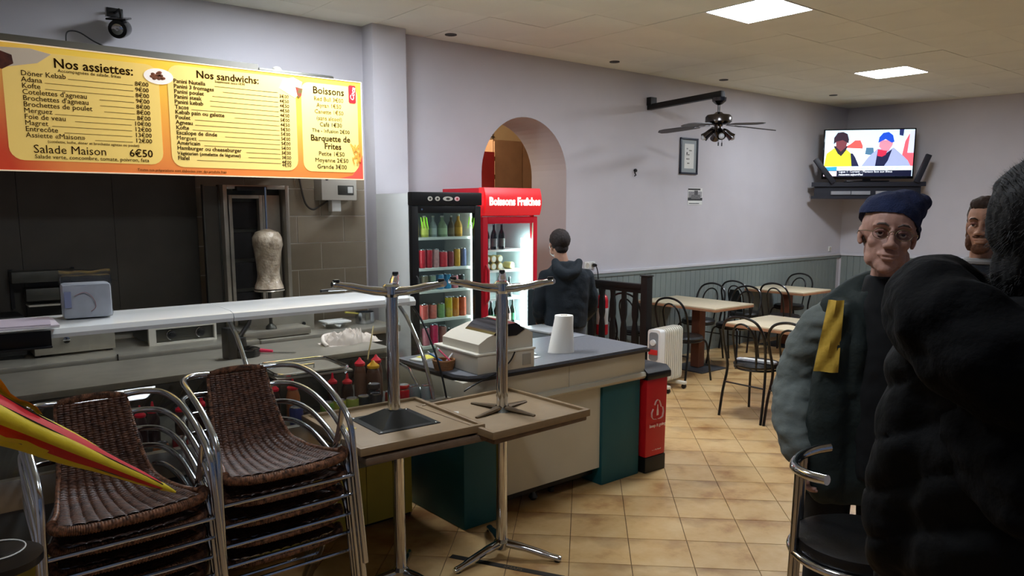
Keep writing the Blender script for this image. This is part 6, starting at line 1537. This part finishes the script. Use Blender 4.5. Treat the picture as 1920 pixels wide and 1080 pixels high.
b = MB(); rs = random.Random(5); vs = list(hair.data.vertices)
for _ in range(9000):
    v_ = rs.choice(vs); n_ = v_.normal; q = v_.co
    tip = q + n_ * rs.uniform(.004, .012) + Vector((rs.uniform(-.004, .004), rs.uniform(-.004, .004), -.008 + rs.uniform(0, .010)))
    s2 = n_.cross(Vector((0, 0, 1))).normalized() * .0007 if abs(n_.z) < .95 else Vector((.0007, 0, 0))
    b.bm.faces.new([b.bm.verts.new(q - s2), b.bm.verts.new(q + s2), b.bm.verts.new(tip)])
o = b.build('hair_strands', HB, t, fix=False, smooth=False); o['kind'] = 'stuff'
PJ = mat('black_padded_nylon', (8, 10, 12), .8, var=.2, scale=6, bump=.25, bscale=45, spec=.2)
b = MB(); torso(b, [(0, .03, .86, .20, .155), (0, .03, 1.0, .205, .165), (0, .03, 1.2, .21, .17), (0, .03, 1.38, .215, .16), (0, .03, 1.54, .21, .135), (.02, .03, 1.62, .16, .12), (.05, .03, 1.67, .115, .10)])
for s_ in (-1, 1): limb(b, [(s_ * .165, .03, 1.54), (s_ * .195, .02, 1.25), (s_ * .17, -.14, 1.06)], [.092, .084, .060], 18, 6)
def quilt(c):
    k = c.z - .10 * math.cos(c.x * 7) ; q = abs(math.sin(k * PI / .085)) ** .45
    r_ = Vector((c.x, c.y - .03, 0)); 
    if r_.length > .02: c += r_.normalized() * (.011 * q - .006)
    return c
remesh_obj(b, 'padded_jacket', PJ, t, .008, 2, (.010, 10, (1, 1, 1.5)), quilt)
b = MB(); limb(b, [(-.13, -.02, 1.65), (-.17, .09, 1.635), (-.08, .15, 1.59), (.03, .18, 1.57), (.12, .16, 1.60), (.19, .09, 1.645), (.17, -.02, 1.66)], [.055, .075, .085, .09, .085, .075, .055], 18, 6)
limb(b, [(-.10, .12, 1.47), (0, .20, 1.42), (.10, .12, 1.47)], [.07, .085, .07], 16, 5)
remesh_obj(b, 'hood', mat('black_hood', (10, 11, 13), .9, var=.2, scale=8, bump=.3, bscale=60, spec=.15), t, .008, 3, (.014, 11, (1, 1, 1.4)))
shoes_legs(t, .98, .17, BT, M['black'], lw=.10)

# ---- 4: bearded man further back
px4, py4 = 3.70, 1.25
t = thing('person', 'bearded man in dark jacket further back, half hidden by the foreground person', 'person', (px4, py4, 0), facing(px4, py4, 0))
H = Hmat(.0, -.02, 1.728, -14, 0, 0, 1.0)
b = MB(); head_geo(b, H); limb(b, [(0, .03, 1.47), (0, .02, 1.56), (0, .0, 1.64)], [.066, .058, .054], 14, 4)
torso(b, [(0, .02, .98, .15, .10), (0, .02, 1.2, .15, .10), (0, .02, 1.44, .16, .09), (0, .02, 1.5, .08, .06)])
for s_ in (-1, 1):
    limb(b, [(s_ * .18, .02, 1.43), (s_ * .24, .03, 1.16), (s_ * .22, -.08, .94)], [.045, .04, .027], 12, 5)
    hand_geo(b, (s_ * .22, -.085, .935), (-s_ * .1, -.35, -1), (-s_ * .9, 0, .1), (0, -1, .2), curl=.45)
body = remesh_obj(b, 'body', SK('skin_bearded', (186, 138, 112)), t, .0045, 3, None, face_deform(H.inverted(), H))
BH = mat('hair_brown', (62, 46, 36), .8, var=.3, scale=60)
eyes(H, t, mat('iris_brown', (50, 34, 26), .2), brow=(mat('lid_older', (150, 104, 92), .6), BH))
b = MB(); b.X = H; b.ball((0, .03, .040), (.084, .092, .085), 24, 16); b.ball((0, -.04, .088), (.06, .045, .035), 16, 10); b.ball((0, .065, -.03), (.058, .040, .05), 16, 12)
Hi4 = H.inverted(); H4_ = H.copy()
def haird4(c):
    p = Hi4 @ c
    if p.z < .068 and p.y < -.035: p.y = max(p.y, -.035)
    return H4_ @ p
remesh_obj(b, 'hair', BH, t, .005, 1, (.005, 60, (1, 1, 1)), haird4)
b = MB(); b.X = H
for s_ in (-1, 1):
    b.ball((s_ * .048, -.030, -.075), (.020, .040, .038), 14, 10); b.ball((s_ * .066, -.005, -.040), (.010, .020, .034), 12, 8)
    b.ball((s_ * .014, -.091, -.049), (.017, .008, .006), 12, 8)
b.ball((0, -.070, -.100), (.036, .026, .026), 16, 12); b.ball((0, -.083, -.086), (.022, .012, .008), 12, 8)
remesh_obj(b, 'beard', mat('beard_brown', (104, 66, 44), .85, var=.3, scale=90), t, .004, 1, (.003, 80, (1, 1, 1)))
b = MB(); torso(b, [(0, .02, .86, .18, .14), (0, .02, 1.0, .19, .145), (0, .02, 1.2, .20, .145), (0, .02, 1.36, .205, .13), (0, .02, 1.46, .17, .105), (0, .02, 1.53, .10, .085), (0, .015, 1.57, .075, .075)])
for s_ in (-1, 1): limb(b, [(s_ * .18, .02, 1.44), (s_ * .25, .03, 1.17), (s_ * .225, -.07, .96)], [.070, .066, .048], 16, 6)
limb(b, [(-.12, .02, 1.50), (-.10, .11, 1.53), (0, .14, 1.53), (.10, .11, 1.53), (.12, .02, 1.50)], [.035, .045, .05, .045, .035], 14, 4)
remesh_obj(b, 'jacket', mat('jacket_dark_navy', (30, 36, 46), .8, var=.2, scale=8, bump=.3, bscale=60), t, .009, 3, (.010, 11, (1, 1, 1.3)))
MB().tube(arc((0, .005, 1.572), .066, 0, 350, 24, 'xy'), .014, 8, closed=True).build('shirt_collar', mat('shirt_grey', (150, 150, 150), .8), t)
shoes_legs(t, .92, .155, BT, M['black'])
